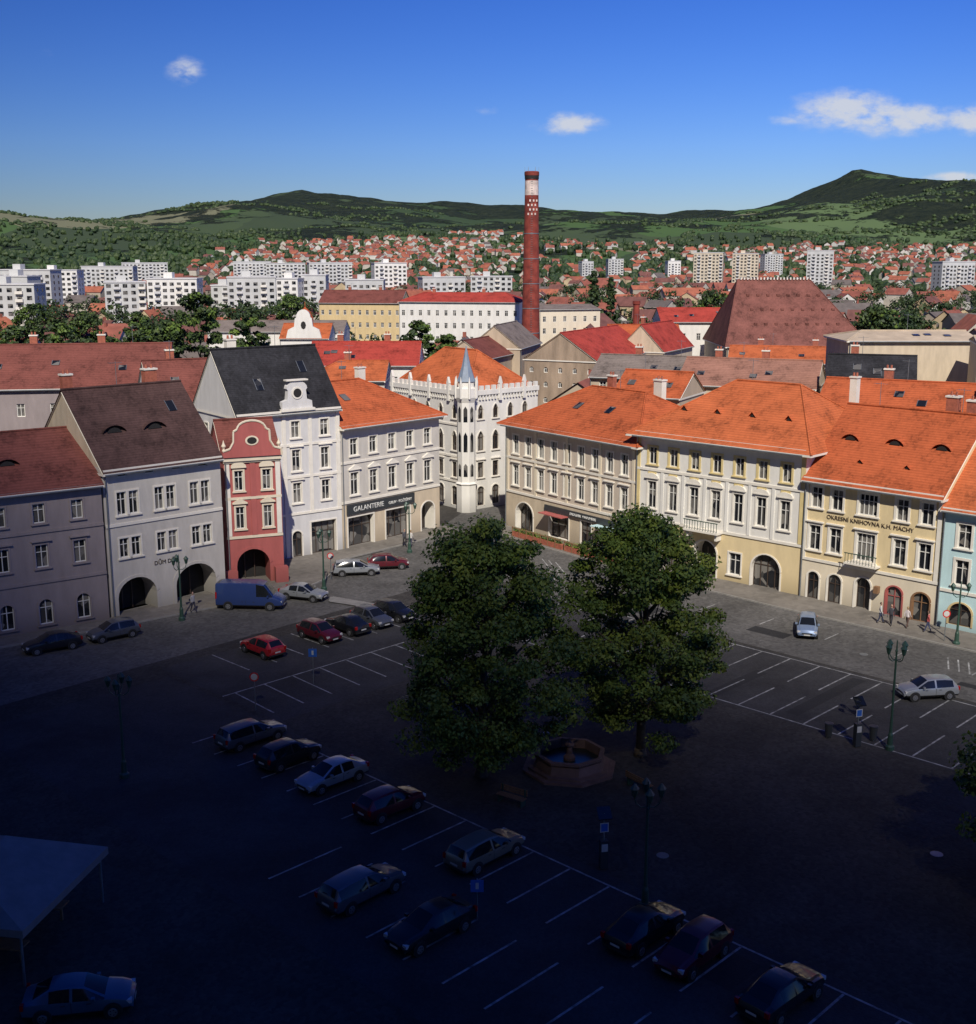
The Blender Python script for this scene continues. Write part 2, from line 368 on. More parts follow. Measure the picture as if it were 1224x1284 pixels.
lib,_=house('library_house',(28.3,104.8),(37.3,95.8),14,11.3,17.0,YELL,TORANGE,ops,hl=0,hr=0,ov=.6,belts=(3.7,),bands=[(3.7,CREAM)],trim=TRIM,
  pil=[(.2,.35,3.8,10.7,TRIM),(12.5,.35,3.8,10.7,TRIM)],dorm=[(2.2,.5,1.7,.5,'eye'),(6.4,.5,1.7,.5,'eye'),(10.6,.5,1.7,.5,'eye'),(4.3,.22,.6,.3,'tri'),(8.6,.22,.6,.3,'tri')],
  chim=[(9.5,7.6,18.3,1.0,.8),(11.5,7.4,18.1,1.2,.7)],ant=(10.6,3))
text(lib,'OKRESNÍ KNIHOVNA K.H. MÁCHY',6.3,-.03,7.62,.52,FRAMED)
M=MB(); M.box(4.6,7.6,-.9,-.01,4.1,4.25,TRIM)
for i in range(11): M.tube((4.7+i*.28,-.84,4.25),(4.7+i*.28,-.84,5.05),.025,.025,IRON,4)
M.box(4.6,7.6,-.88,-.8,5.05,5.12,IRON); M.box(7.35,7.75,-.55,-.1,1.9,2.5,WOOD)
M.obj('balcony',lib)

L=13.4
ops=row(L,5,7.0,2.0,1.1,m=.6,st=.2)+row(L,5,3.9,2.1,1.1,m=.6,st=.2)+row(L,4,.5,1.9,1.9,k='arch',m=.4,trim=OCHRE,sill=False,fm=FRAMED)
cy,_=house('cyan_house',(37.35,95.75),(47,86.4),13,10.4,15.6,CYAN,TORANGE2,ops,ov=.5,belts=(3.3,),bands=[],chim=[(4,9)],dorm=[(3,.4,1.4,.5,'eye')])
house('cream_townhouse',(47,86.4),(60,73.5),13,12,17,CREAM,TORANGE,row(18.3,6,7.8,2.1,1.1,hood='flat')+row(18.3,6,4.2,2.1,1.1)+row(18.3,5,0,2.8,1.8,k='arch',sill=False,fm=FRAMED),ov=.5,belts=(3.5,))

# ============================================================ LEFT ROW
L=14.5
ops=row(L,5,9.9,1.8,1.05,m=.5,trim=TRIM)+row(L,5,5.7,2.4,1.1,m=.5,hood='tri')
ops+=[dict(x=2.6,w=3.6,z=.1,h=3.2,bars=2,fm=FRAMED,sill=False,dep=.6),dict(x=8.0,w=3.6,z=.1,h=3.2,bars=3,fm=FRAMED,sill=False,dep=.6),dict(x=12.6,w=2.0,z=0,h=3.4,k='arcade',dep=1.5,sill=False)]
sh,_=house('shop_house',(-15.3,122.5),(-5.5,133.2),13,13.3,17.0,CREAM,TORANGE,ops,right=row(13,4,9.9,1.8,1.0)+row(13,4,5.7,2.3,1.0,hood='flat')+row(13,3,.1,3,1.6,k='arch',sill=False,fm=FRAMED),
   hr=6,ov=.7,belts=(5.0,9.2),chim=[(4,8.5),(10,8,18,1,.7,TRIM)],bands=[(4.9,SAND),(20,GREY)],ant=(6,),dorm=[(4,.5,.8,1,'sky')])
M=MB(); M.box(.6,10.4,-.2,-.07,3.65,4.75,SIGND); M.obj('shop_sign',sh)
text(sh,'GALANTERIE',3.6,-.22,3.95,.75,LETTER); text(sh,'OBUV · KOŽEŠINY',8.2,-.22,4.0,.42,LETTER)

L=11.5
ops=[]
for z,h in((12.4,1.7),(9.0,2.2),(5.7,2.1)): ops+=[dict(x=x,w=.95,z=z,h=h,hood='flat' if z<12 else None) for x in(6.4,9.7)]
ops+=[dict(x=1.6,w=.8,z=13.1,h=.9,sur=False),dict(x=9.3,w=2.9,z=.1,h=3.4,bars=3,fm=FRAMED,sill=False,dep=.5),dict(x=6.2,w=1.1,z=.1,h=2.7,k='arch',fm=FRAMED,sill=False)]
tw,_=house('white_baroque_house',(-24.5,115.6),(-15.3,122.5),10,15.4,21.2,GREYB,TBLACK,ops,left=[dict(x=3,w=.8,z=12.5,h=1.2),dict(x=6,w=.8,z=12.5,h=1.2)],ov=.4,belts=(4.6,8.4,11.7),
   pil=[(5.1,.4,.1,14.8,TRIM),(8.05,.35,4.7,14.8,TRIM),(11.25,.4,4.7,14.8,TRIM)],chim=[(2.5,6,22.0,1,.7,TRIM)],ant=(7,),dorm=[(3.5,.3,.7,.9,'sky'),(9,.55,.7,.9,'sky')])
M=MB(); gp=[(4.9,15.4),(8.3,15.4),(8.25,16.1),(7.7,16.3),(7.6,17.2)]+[(6.6+1.15*math.cos(math.radians(a)),17.4+.75*math.sin(math.radians(a))) for a in range(0,181,20)]+[(5.6,17.2),(5.5,16.3),(4.95,16.1)]
M.prism(gp,-.25,.35,GREYB)
M.prism([(6.6+.62*math.cos(t*math.pi/8),16.95+.62*math.sin(t*math.pi/8)) for t in range(16)],-.32,-.26,TRIM)
M.prism([(6.6+.45*math.cos(t*math.pi/8),16.95+.45*math.sin(t*math.pi/8)) for t in range(16)],-.34,-.325,DARK)
M.box(4.7,8.5,-.45,-.0,15.15,15.39,TRIM); M.box(5.4,7.8,-.4,.3,18.16,18.3,TRIM); M.obj('gable',tw)

L=5.3
ops=[dict(x=x,w=.8,z=z,h=h,hood=hd,st=.16) for z,h,hd in((9.0,1.9,'seg'),(5.4,2.1,'tri')) for x in(1.35,3.95)]
ops+=[dict(x=2.4,w=3.1,z=0,h=3.4,k='arcade',dep=2.2,sill=False,trim=REDW,st=.3)]
rh,_=house('red_baroque_house',(-24.3,108.3),(-19.4,110.3),7.2,12.2,15.2,REDW,TDULL,ops,right=[dict(x=3.5,w=1.6,z=0,h=3.2,k='arch',sill=False,fm=FRAMED)],ov=.05,trim=CREAM,belts=(4.6,8.3,11.9),
   pil=[(.3,.45,4.75,11.6,TRIM),(2.65,.5,4.75,11.6,REDW),(5.0,.45,4.75,11.6,TRIM)],cornice=True)
M=MB(); g=[(-.1,12.2),(5.4,12.2),(5.35,12.8),(4.7,13.0),(4.35,13.6),(4.3,14.6),(4.0,14.75)]
g+=[(2.65+1.3*math.cos(math.radians(a)),14.8+.75*math.sin(math.radians(a))) for a in range(10,171,20)]+[(1.3,14.75),(1.0,14.6),(.95,13.6),(.6,13.0),(-.05,12.8)]
M.prism(g,-.3,.3,REDW)
for a,b in zip(g[1:],g[2:]): M.tube((a[0],-.3,a[1]),(b[0],-.3,b[1]),.1,.1,CREAM,5)
M.prism([(2.65+.62*math.cos(t*math.pi/8),13.7+.45*math.sin(t*math.pi/8)) for t in range(16)],-.36,-.31,CREAM)
M.prism([(2.65+.45*math.cos(t*math.pi/8),13.7+.32*math.sin(t*math.pi/8)) for t in range(16)],-.38,-.365,DARK)
for x in(.1,5.2):
    M.lathe([(.16,12.8),(.1,13.0),(.22,13.25),(.1,13.5),(.02,13.8)],CREAM,cx=x,n=8)
M.box(-.35,.75,-.9,-.19,0,1.6,REDW); M.box(4.3,5.5,-.9,-.19,0,1.6,REDW); M.obj('gable',rh)

L=11.2
pair=lambda z,h:[dict(x=c+o,w=.85,z=z,h=h,st=.14) for c in(2.1,5.6,9.0) for o in(-.55,.55)]
ops=row(L,4,12.05,.35,.9,m=.5,sur=False,bars=0,tr=False)+pair(8.8,2.0)+pair(5.1,1.7)
ops+=[dict(x=2.5,w=3.6,z=0,h=3.2,k='arcade',dep=2.2,sill=False,trim=GREY,st=.3),dict(x=8.2,w=4.0,z=0,h=3.4,k='arcade',dep=2.2,sill=False,trim=GREY,st=.3)]
dd,_=house('childrens_house',(-32.1,98.0),(-24.0,105.7),13,13.0,19.0,GREY,TBROWN,ops,left=[dict(x=4,w=.8,z=14-3,h=1)],ov=.5,belts=(8.0,),
  dorm=[(2.6,.4,2.2,.6,'eye'),(6.4,.4,2.2,.6,'eye'),(9,.6,.7,.9,'sky')],chim=[(1.5,9),(9.5,9,20,1.2,.7)],side=SAND,ant=(5,))
text(dd,'DŮM DĚTÍ',5.4,-.03,3.95,.5,FRAMED)

L=19.7
ops=row(L,6,9.1,1.6,.95,m=.6)+row(L,6,5.4,1.9,1.0,m=.6,hood='flat')+row(L,6,.6,2.1,1.1,m=.6,k='arch')
house('mauve_house',(-48,86),(-32.15,97.6),13,12.0,15.8,MAUVE,TDULL,ops,ov=.5,hr=0,hl=5,trim=MAUVE,belts=(4.2,8.4),dorm=[(6,.4,2,.5,'eye'),(13,.4,2,.5,'eye')],chim=[(5,8)])
house('plain_townhouse',(-62,72),(-48,86),13,12.6,17,GREYB,TDULL,row(19.8,6,9.1,1.6,.95)+row(19.8,6,5.4,1.9,1.0)+row(19.8,5,0,3,2.4,k='arch',sill=False),ov=.5,belts=(4.2,))
# the near (south) side of the square, behind and below the viewer
for (xa,xb,ze_,zr_,wl) in((64,44,14,19,CREAM),(44,25,13,18,GREY),(25,8,15,20,BEIGE),(-8,-27,15,20,SAND),(-27,-45,13,18,CREAM),(-45,-68,14,19,GREYB)):
    Lh=xa-xb; house('south_side_townhouse',(xa,-4),(xb,-4),13,ze_,zr_,wl,TDULL,row(Lh,6,9,1.8,1.0)+row(Lh,6,5.2,2,1.0)+row(Lh,4,0,3,2,k='arch',sill=False,fm=FRAMED),ov=.5,belts=(4.2,))

# ============================================================ GOTHIC WHITE HOUSE
L=15.5; D=11.5
def gops(Lf,n): 
    return row(Lf,n,11.1,1.7,.8,k='point',m=1.0,bars=1)+row(Lf,n,7.2,2.4,.95,k='point',m=1.0)+row(Lf,n,3.9,1.9,.9,m=1.0,hood='flat')+row(Lf,n,.4,2.4,1.1,k='arch',m=1.0,sill=False,fm=FRAMED)
gh,_=house('white_gothic_house',(-12.5,154.5),(-2.6,142.6),D,14.2,18.9,WHITE,TORANGE2,gops(L,5),right=gops(D,4),hl=4,hr=5,ov=-.35,belts=(3.4,6.5,10.4),cornice=False,framem=FRAMED)
M=MB()
def battl(u0,u1,f):
    n=int((u1-u0)/.95)
    for i in range(n):
        u=u0+(i+.5)*(u1-u0)/n
        M.T=f; M.box(u-.28,u+.28,-.22,.1,14.55,15.1,WHITE)
        if i%4==0:
            M.box(u-.2,u+.2,-.32,.0,13.2,15.3,WHITE); M.prism([(u-.26,15.3),(u+.26,15.3),(u,16.1)],-.32,.0,WHITE)
    M.T=f; M.box(u0,u1,-.25,.15,14.0,14.55,WHITE)
    for i in range(n*2):
        u=u0+(i+.5)*(u1-u0)/(n*2); M.box(u-.1,u+.1,-.18,0,13.4,13.99,WHITE)
    M.T=None
battl(0,L-.8,None); battl(.8,D,lambda u,v,z:(L-v,u,z))
M.lathe([(1.25,0),(1.25,3.3),(1.4,3.5),(1.1,3.7),(1.1,13.3),(1.35,13.9),(1.35,15.0),(1.0,15.1),(1.0,15.8)],WHITE,cx=L,cy=0,n=8,a0=.39)
M.lathe([(1.15,15.8),(.55,17.6),(.03,20.0)],BLUEZINC,cx=L,cy=0,n=8,a0=.39)
for i in range(8):
    t=i*math.pi/4+.39; cx,cy=L+1.33*math.cos(t),1.33*math.sin(t)
    M.lathe([(.14,13.8),(.14,15.6),(.02,16.4)],WHITE,cx=cx,cy=cy,n=6)
    t+=math.pi/8; cx,cy=L+1.04*math.cos(t),1.04*math.sin(t)
    for z,h in((4.4,1.6),(7.4,2.4),(11,1.9)):
        a,b=-math.sin(t)*.24,math.cos(t)*.24; M.face([(cx-a,cy-b,z),(cx+a,cy+b,z),(cx+a,cy+b,z+h*.8),(cx,cy,z+h),(cx-a,cy-b,z+h*.8)],GLASS)
M.obj('battlements_and_turret',gh)

# ============================================================ MIDDLE GROUND ROOFS
W3=lambda L,zs,n,w=.9,h=1.5,**k:[o for z in zs for o in row(L,n,z,h,w,**k)]
def mh(name,x0,x1,Y,D,ze,zr,wall,roofm,zs=(),n=4,dy=0,**k):
    L=math.hypot(x1-x0,dy); k.setdefault('ant',(L*random.uniform(.2,.8),))
    if Y<260 and 'dorm' not in k: k['dorm']=[(L*random.uniform(.1,.9),random.uniform(.25,.6),.8,.9,'sky') for _ in range(3)]
    return house(name,(x0,Y),(x1,Y+dy),D,ze,zr,wall,roofm,W3(L,zs,n,sur=False),cornice=False,ov=.35,**k)
mh('red_roof_house',-26,-10,172,14,15.2,18.0,WHITE,TRED,(12,),7,chim=[(4,8),(11,8)])
mh('orange_roof_house',-24,-13.5,156,12,14.6,16.6,GREY,TORANGE2,(11,),5,hl=4,chim=[(5,7)])
mh('large_school',-24.2,8.4,330,16,18.8,21.0,WHITE,TRED,(8.0,11.6,15.0),14,chim=[(8,8),(22,8)],hl=5,hr=5,dy=-6)
mh('ochre_school_wing',-53,-27,380,14,16.8,20.4,OCHRE,TDULL,(5.5,9.2,13),11,chim=[(8,8),(18,8)],dy=-4)
mh('white_villa',14,31,330,14,16.6,17.6,CREAM,TGREY,(10,13.2),6,dy=5)
def gable_front(name,p0,D,ang,Lg,ze,zr,wall,roofm,left,ops=[],**k):
    p1=(p0[0]+Lg*math.cos(ang),p0[1]+Lg*math.sin(ang))
    return house(name,p0,p1,D,ze,zr,wall,roofm,ops,left=left,cornice=False,ov=.3,side=wall,**k)
a=math.radians(63)
gable_front('old_brewery_building',(17.7,195),13,a,26,13.9,18.2,BROWNW,TRED,W3(13,(4,6.6,9.2,11.6),5,.7,.9,k='arch',sur=False),W3(26,(8,11.5),7,.8,1,sur=False))
gable_front('brewery_annex',(31,213),8.5,a,17,14.2,18.6,SAND,TRED,W3(8.5,(10,12.3),2,.7,.9,sur=False),chim=[(6,6)])
gable_front('beige_gable_house',(6,226),10,math.radians(75),18,13.8,17.8,TAN,TGREY,W3(10,(9,12),2,.8,1.1,sur=False))
gable_front('rear_gable_house',(0,214),9,math.radians(70),14,12.8,15.8,TAN,TDULL,W3(9,(9,),2,.8,1.1,sur=False))
mh('long_rear_house',13.6,27,160,12,14.8,17.2,TAN,TGREY,(12.6,),4,dy=-5,chim=[(5,7)])
mh('orange_rear_house',15,22.5,144,9,14.2,16.7,TAN,TORANGE,(),1,dy=-4)
mh('pink_roof_house',24,40,152,13,14.6,17.4,SAND,TPINK,(12,),5,dy=-6,chim=[(4,7),(10,7)])
mh('dark_roof_house',39.5,49,140,11,15.3,18.8,SAND,TBLACK,(),3,dy=-3,chim=[(3,6)])
mh('rear_courtyard_house',33,46,121,12,14.5,17.8,CREAM,TORANGE,(),3,dy=-7,chim=[(6,7)])
mh('rear_orange_house',45,58,112,12,14,18.4,SAND,TORANGE2,(),3,dy=-9,chim=[(5,7,19.6,1.4,.8)])
mh('tan_hall',45.5,62,152,10,20.0,20.9,SAND,TAN,(),1,hl=3)
mh('tan_hall',57,78,140,9,20.4,21.0,SAND,TAN,(16.5,),5,dy=-6)
mh('big_dull_roof_house',-60,-38,138,16,15.4,19.8,MAUVE,TDULL,(12,),6,chim=[(6,9),(14,9)],dy=4)
mh('rear_white_house',-36,-27,128,11,15,19,GREYB,TDULL,(12,),3,dy=4,chim=[(3,6)])
mh('rear_dull_house',-75,-52,112,12,13,16.5,GREY,TDULL,(),3,dy=6)
mh('red_roof_hall',37,53,258,14,17.0,19.6,WHITE,TRED,(13,),5)
mh('orange_row_house',40,60,200,12,13.4,15.6,CREAM,TORANGE2,(10,),6,chim=[(5,7),(14,7)],dy=-5)
mh('white_row_house',24,38,236,12,14.5,17.2,WHITE,TORANGE,(11,),5)
mh('white_low_house',-66,-34,284,13,13.4,15.6,WHITE,TGREY,(7,10.4),10)
ch,_=mh('white_chapel',-47,-36,272,14,12.6,15.5,WHITE,TORANGE2,(5,9),3)
M=MB(); gp=[(1.5,12.6),(9.5,12.6),(9,14.5),(7.6,15.2),(7.4,17)]+[(5.5+1.6*math.cos(math.radians(t)),17.2+1.8*math.sin(math.radians(t))) for t in range(0,181,20)]+[(3.6,17),(3.4,15.2),(2,14.5)]
M.prism(gp,-.3,.5,WHITE); M.prism([(5.5+.6*math.cos(t*.785),15.5+.9*math.sin(t*.785)) for t in range(8)],-.35,-.31,DARK)
M.lathe([(1.8,15),(1.8,17),(1.2,18.4),(.1,19.4),(.05,20.6)],TORANGE,cx=5.5,cy=3,n=8); M.obj('gable',ch)
mt,_=mh('malthouse',46,73.5,232,24,13.8,26.0,TAN,TOLD,(10.5,),9,hl=4,hr=9,dorm=[])
M=MB()
for i in range(22): M.box(4.5+i*.66,4.75+i*.66,11.6,12.4,26.0,26.45,TRIM)
for r_ in(.3,.52,.74):
    for i in range(9):
        y=12*r_; M.box(5+i*2.0+(r_*3%1),5.6+i*2.0+(r_*3%1),y-.15,y+.5,13.8+12.2*r_+.02,13.8+12.2*r_+.4,TOLD)
M.obj('vents',mt)
e=empty('factory_chimney',10.6,300,0)
def chimmat():
    m,nt,b=newmat('chimney_brick'); Lk=nt.links; tc=N(nt,'ShaderNodeTexCoord')
    no=N(nt,'ShaderNodeTexNoise'); no.inputs['Scale'].default_value=.6; no.inputs['Detail'].default_value=8; Lk.new(tc.outputs['Object'],no.inputs['Vector'])
    cr=N(nt,'ShaderNodeValToRGB'); cr.color_ramp.elements[0].position=.3; cr.color_ramp.elements[1].position=.75
    cr.color_ramp.elements[0].color=(.13,.02,.014,1); cr.color_ramp.elements[1].color=(.32,.06,.04,1); Lk.new(no.outputs[0],cr.inputs[0])
    Lk.new(cr.outputs[0],b.inputs['Base Color']); b.inputs['Roughness'].default_value=.9; return m
CHB=chimmat(); CHW=mat('chimney_white_band',(.6,.5,.45),var=.4,ns=.8)
M=MB(); M.lathe([(2.35,0),(2.3,8),(1.72,41.5)],CHB,n=24); M.lathe([(1.72,41.5),(1.68,45.2)],CHB,n=24); M.lathe([(1.685,45.2),(1.64,48.6)],CHW,n=24)
M.lathe([(1.64,48.6),(1.62,49.5),(1.8,49.9),(1.8,50.6),(1.6,50.8)],CHB,n=24)
M.lathe([(1.72,49.0),(1.74,50.0),(1.72,50.2)],DARK,n=24)
for z in(12,18,24,30,36): 
    r=2.3-(z-8)*.58/33.5+.02; M.lathe([(r,z),(r+.05,z+.05),(r+.05,z+.2),(r,z+.25)],METAL,n=24)
for k in range(4):
    for s in range(3):
        t=-math.pi/2+(s-1)*.5+(k%2)*.25; rr=1.75; M.box(rr*math.cos(t)-.18,rr*math.cos(t)+.18,rr*math.sin(t)-.12,rr*math.sin(t)+.05,40.5+k*1.05,41.0+k*1.05,CHW)
for i in range(90): M.box(-.25,.25,-(2.4-(i*.55)*.017)-.12,-(2.4-(i*.55)*.017)-.06,i*.55,i*.55+.06,METAL)
for i in range(6):
    t=i*math.pi/3; M.tube((1.7*math.cos(t),1.7*math.sin(t),50.6),(1.7*math.cos(t),1.7*math.sin(t),51.8),.05,.03,METAL,4)
M.obj('stack',e)
e=empty('small_brick_chimney',30.6,250,0); M=MB(); M.lathe([(.9,0),(.65,20.8),(.8,21),(.8,21.6)],CHB,n=12); M.obj('stack',e)

# ============================================================ TERRAIN
CX=[-9000,-4000,-2600,-1900,-1600,-1461,-1199,-908,-681,-530,-326,-35,256,634,954,1129,1245,1333,1420,1595,1781,2300,4000,9000]
CZ=[150,170,110,90,100,124,181,238,282,268,238,208,200,192,222,272,318,356,338,306,296,260,200,150]
def nz(x,y):
    return (math.sin(x*.0031+1.3)*math.cos(y*.0027+.4)+.5*math.sin(x*.0083+y*.006)+.25*math.sin(x*.021-y*.013)+.14*math.sin(x*.05+y*.04))
def hgt(x,y):
    t=(y-1300)/3200
    if t<=0: base=0
    elif t<=1: base=float(np.interp(x,CX,CZ))*(t**1.25)
    else: base=float(np.interp(x,CX,CZ))*max(.3,1-(t-1)*.9)
    near=80*math.exp(-((x+1290)/330)**2-((y-2600)/420)**2)
    und=nz(x,y)*14*min(1,max(0,(y-1500)/1500))
    mid=60*math.exp(-((x-900)/900)**2-((y-3100)/350)**2)*.7
    return base+near+und+mid
xs=np.concatenate([np.linspace(-9000,-2600,22),np.linspace(-2550,2550,205),np.linspace(2600,9000,22)])
ys=np.concatenate([np.linspace(-1500,1300,18),np.linspace(1330,5600,170),np.linspace(5700,9500,20)])
V=[(float(x),float(y),hgt(x,y)-.06) for y in ys for x in xs]; nx=len(xs)
Fc=[(j*nx+i,j*nx+i+1,(j+1)*nx+i+1,(j+1)*nx+i) for j in range(len(ys)-1) for i in range(nx-1)]
me=bpy.data.meshes.new('ground'); me.from_pydata(V,[],Fc); me.polygons.foreach_set('use_smooth',[True]*len(Fc))
m,nt,b=newmat('terrain'); Lk=nt.links; tc=N(nt,'ShaderNodeTexCoord')
v=N(nt,'ShaderNodeTexVoronoi'); v.inputs['Scale'].default_value=.0042
wn=N(nt,'ShaderNodeTexNoise'); wn.inputs['Scale'].default_value=.003; wn.inputs['Detail'].default_value=3
Lk.new(tc.outputs['Object'],wn.inputs['Vector'])
mp=N(nt,'ShaderNodeVectorMath',operation='MULTIPLY_ADD'); mp.inputs[1].default_value=(240,240,240); Lk.new(wn.outputs['Color'],mp.inputs[0]); Lk.new(tc.outputs['Object'],mp.inputs[2])
sc=N(nt,'ShaderNodeVectorMath',operation='MULTIPLY'); sc.inputs[1].default_value=(.6,.5,0); Lk.new(mp.outputs[0],sc.inputs[0]); Lk.new(sc.outputs[0],v.inputs['Vector'])
bw=N(nt,'ShaderNodeSeparateColor'); Lk.new(v.outputs['Color'],bw.inputs[0])
fr=N(nt,'ShaderNodeValToRGB'); fr.color_ramp.interpolation='CONSTANT'; E=fr.color_ramp.elements
E[0].color=(.044,.072,.034,1); E[1].position=.22; E[1].color=(.065,.115,.042,1)
for p,c in((.42,(.048,.070,.038,1)),(.58,(.10,.15,.065,1)),(.72,(.058,.085,.042,1)),(.88,(.16,.165,.10,1))): x=E.new(p); x.color=c
Lk.new(bw.outputs[0],fr.inputs[0])
tn=N(nt,'ShaderNodeTexNoise'); tn.inputs['Scale'].default_value=.03; tn.inputs['Detail'].default_value=9; tn.inputs['Roughness'].default_value=.8; Lk.new(tc.outputs['Object'],tn.inputs['Vector'])
fo=N(nt,'ShaderNodeValToRGB'); fo.color_ramp.elements[0].position=.38; fo.color_ramp.elements[0].color=(.018,.031,.026,1); fo.color_ramp.elements[1].position=.64; fo.color_ramp.elements[1].color=(.062,.08,.046,1); Lk.new(tn.outputs[0],fo.inputs[0])  # muted bluish greens put distance haze into the base colour
fm=N(nt,'ShaderNodeTexNoise'); fm.inputs['Scale'].default_value=.0038; fm.inputs['Detail'].default_value=9; fm.inputs['Roughness'].default_value=.7; Lk.new(tc.outputs['Object'],fm.inputs['Vector'])
sp=N(nt,'ShaderNodeSeparateXYZ'); Lk.new(tc.outputs['Object'],sp.inputs[0])
mr=N(nt,'ShaderNodeMapRange'); mr.inputs[1].default_value=80; mr.inputs[2].default_value=230; mr.inputs[3].default_value=-.05; mr.inputs[4].default_value=.10; Lk.new(sp.outputs['Z'],mr.inputs[0])
ad=N(nt,'ShaderNodeMath',operation='ADD'); Lk.new(fm.outputs[0],ad.inputs[0]); Lk.new(mr.outputs[0],ad.inputs[1])
st=N(nt,'ShaderNodeMapRange'); st.inputs[1].default_value=.49; st.inputs[2].default_value=.515; Lk.new(ad.outputs[0],st.inputs[0])
mx=N(nt,'ShaderNodeMix',data_type='RGBA'); Lk.new(st.outputs[0],mx.inputs[0]); Lk.new(fr.outputs[0],mx.inputs[6]); Lk.new(fo.outputs[0],mx.inputs[7])
tg=N(nt,'ShaderNodeMapRange'); tg.inputs[1].default_value=900; tg.inputs[2].default_value=1500; Lk.new(sp.outputs['Y'],tg.inputs[0])
tcx=N(nt,'ShaderNodeValToRGB'); tcx.color_ramp.elements[0].color=(.045,.06,.03,1); tcx.color_ramp.elements[1].color=(.10,.095,.08,1); tcx.color_ramp.elements[0].position=.45; tcx.color_ramp.elements[1].position=.55; Lk.new(tn.outputs[0],tcx.inputs[0])
mx2=N(nt,'ShaderNodeMix',data_type='RGBA'); Lk.new(tg.outputs[0],mx2.inputs[0]); Lk.new(tcx.outputs[0],mx2.inputs[6]); Lk.new(mx.outputs[2],mx2.inputs[7])
Lk.new(mx2.outputs[2],b.inputs['Base Color']); b.inputs['Roughness'].default_value=.95; b.inputs['Specular IOR Level'].default_value=.1
bp=N(nt,'ShaderNodeBump'); bp.inputs['Strength'].default_value=1; bp.inputs['Distance'].default_value=25
mm=N(nt,'ShaderNodeMath',operation='MULTIPLY'); Lk.new(tn.outputs[0],mm.inputs[0]); Lk.new(st.outputs[0],mm.inputs[1]); Lk.new(mm.outputs[0],bp.inputs['Height']); Lk.new(bp.outputs[0],b.inputs['Normal'])
me.materials.append(m); o=bpy.data.objects.new('ground',me); COL.objects.link(o)

# ============================================================ SQUARE
R0=Vector((28.3,104.8)); dd_=Vector((.714,-.70)); nn_=Vector((-.70,-.714))
def S(s,q,z=0): p=R0+dd_*s+nn_*q; return (p.x,p.y,z)
def cobble(name,c,scale,var=.3,patch=.25):
    m,nt,b=newmat(name); L=nt.links; tc=N(nt,'ShaderNodeTexCoord')
    v=N(nt,'ShaderNodeTexVoronoi'); v.inputs['Scale'].default_value=scale; L.new(tc.outputs['Object'],v.inputs['Vector'])
    n=N(nt,'ShaderNodeTexNoise'); n.inputs['Scale'].default_value=.13; n.inputs['Detail'].default_value=8; n.inputs['Roughness'].default_value=.72; L.new(tc.outputs['Object'],n.inputs['Vector'])
    cr=N(nt,'ShaderNodeValToRGB'); cr.color_ramp.elements[0].position=.36; cr.color_ramp.elements[1].position=.64
    cr.color_ramp.elements[0].color=[x*(1-patch) for x in c]+[1]; cr.color_ramp.elements[1].color=[x*(1+patch) for x in c]+[1]; L.new(n.outputs[0],cr.inputs[0])
    bw=N(nt,'ShaderNodeRGBToBW'); L.new(v.outputs['Color'],bw.inputs[0]); mr=N(nt,'ShaderNodeMapRange'); mr.inputs[3].default_value=1-var; mr.inputs[4].default_value=1+var; L.new(bw.outputs[0],mr.inputs[0])
    mu=N(nt,'ShaderNodeVectorMath',operation='SCALE'); L.new(cr.outputs[0],mu.inputs[0]); L.new(mr.outputs[0],mu.inputs['Scale'])
    L.new(mu.outputs[0],b.inputs['Base Color']); b.inputs['Roughness'].default_value=.85; b.inputs['Specular IOR Level'].default_value=.25
    bp=N(nt,'ShaderNodeBump'); bp.inputs['Strength'].default_value=.5; bp.inputs['Distance'].default_value=.02; bp.invert=True; L.new(v.outputs['Distance'],bp.inputs['Height']); L.new(bp.outputs[0],b.inputs['Normal'])
    return m
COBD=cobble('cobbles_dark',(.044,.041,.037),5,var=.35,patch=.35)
COBL=cobble('cobbles_road',(.10,.096,.09),4)
ASPH=cobble('asphalt',(.044,.043,.044),9,var=.2,patch=.35)
PAVE=cobble('pavement_slabs',(.17,.155,.135),2,var=.15)
PATCH=cobble('asphalt_repair',(.03,.03,.031),12,var=.15,patch=.2)
KERB=mat('kerb_stone',(.24,.23,.21))
def poly(name,pts,z,m):
    M=MB(); M.face([(p[0],p[1],z) for p in pts],m); return M.obj(name)
def rect(s0,s1,q0,q1): return [S(s0,q0),S(s1,q0),S(s1,q1),S(s0,q1)]
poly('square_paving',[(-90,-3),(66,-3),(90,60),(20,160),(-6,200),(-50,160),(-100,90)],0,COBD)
poly('road',rect(-46,60,2.0,15.2),.006,COBL)
poly('road',[S(-40,15.2),S(-27,15.2),S(-24,90),S(-38.5,90)],.0065,COBL)
poly('street',[(-5.4,133.5),(2.0,134.5),(12,165),(4.5,168),(-3,142)],.0075,COBL)
poly('parking_asphalt',rect(-22,60,15.6,27.4),.008,ASPH)
poly('parking_asphalt',rect(-22,60,51.5,66),.008,ASPH)
poly('parking_asphalt',[S(-24,28),S(-9,28),S(-9,51),S(-24,51)],.009,ASPH)
M=MB()
for (s0,s1,q0,q1) in((2,5.5,10.5,12),(14,15,16.5,26),(-8,-6.2,12,14.5),(20,26,11.8,12.6),(-20,-12,6.2,6.9),(26,29,53,55.5),(8,9,20,27)):
    M.face([(p[0],p[1],.0115) for p in rect(s0,s1,q0,q1)],PATCH)
M.obj('road_repair_patches')
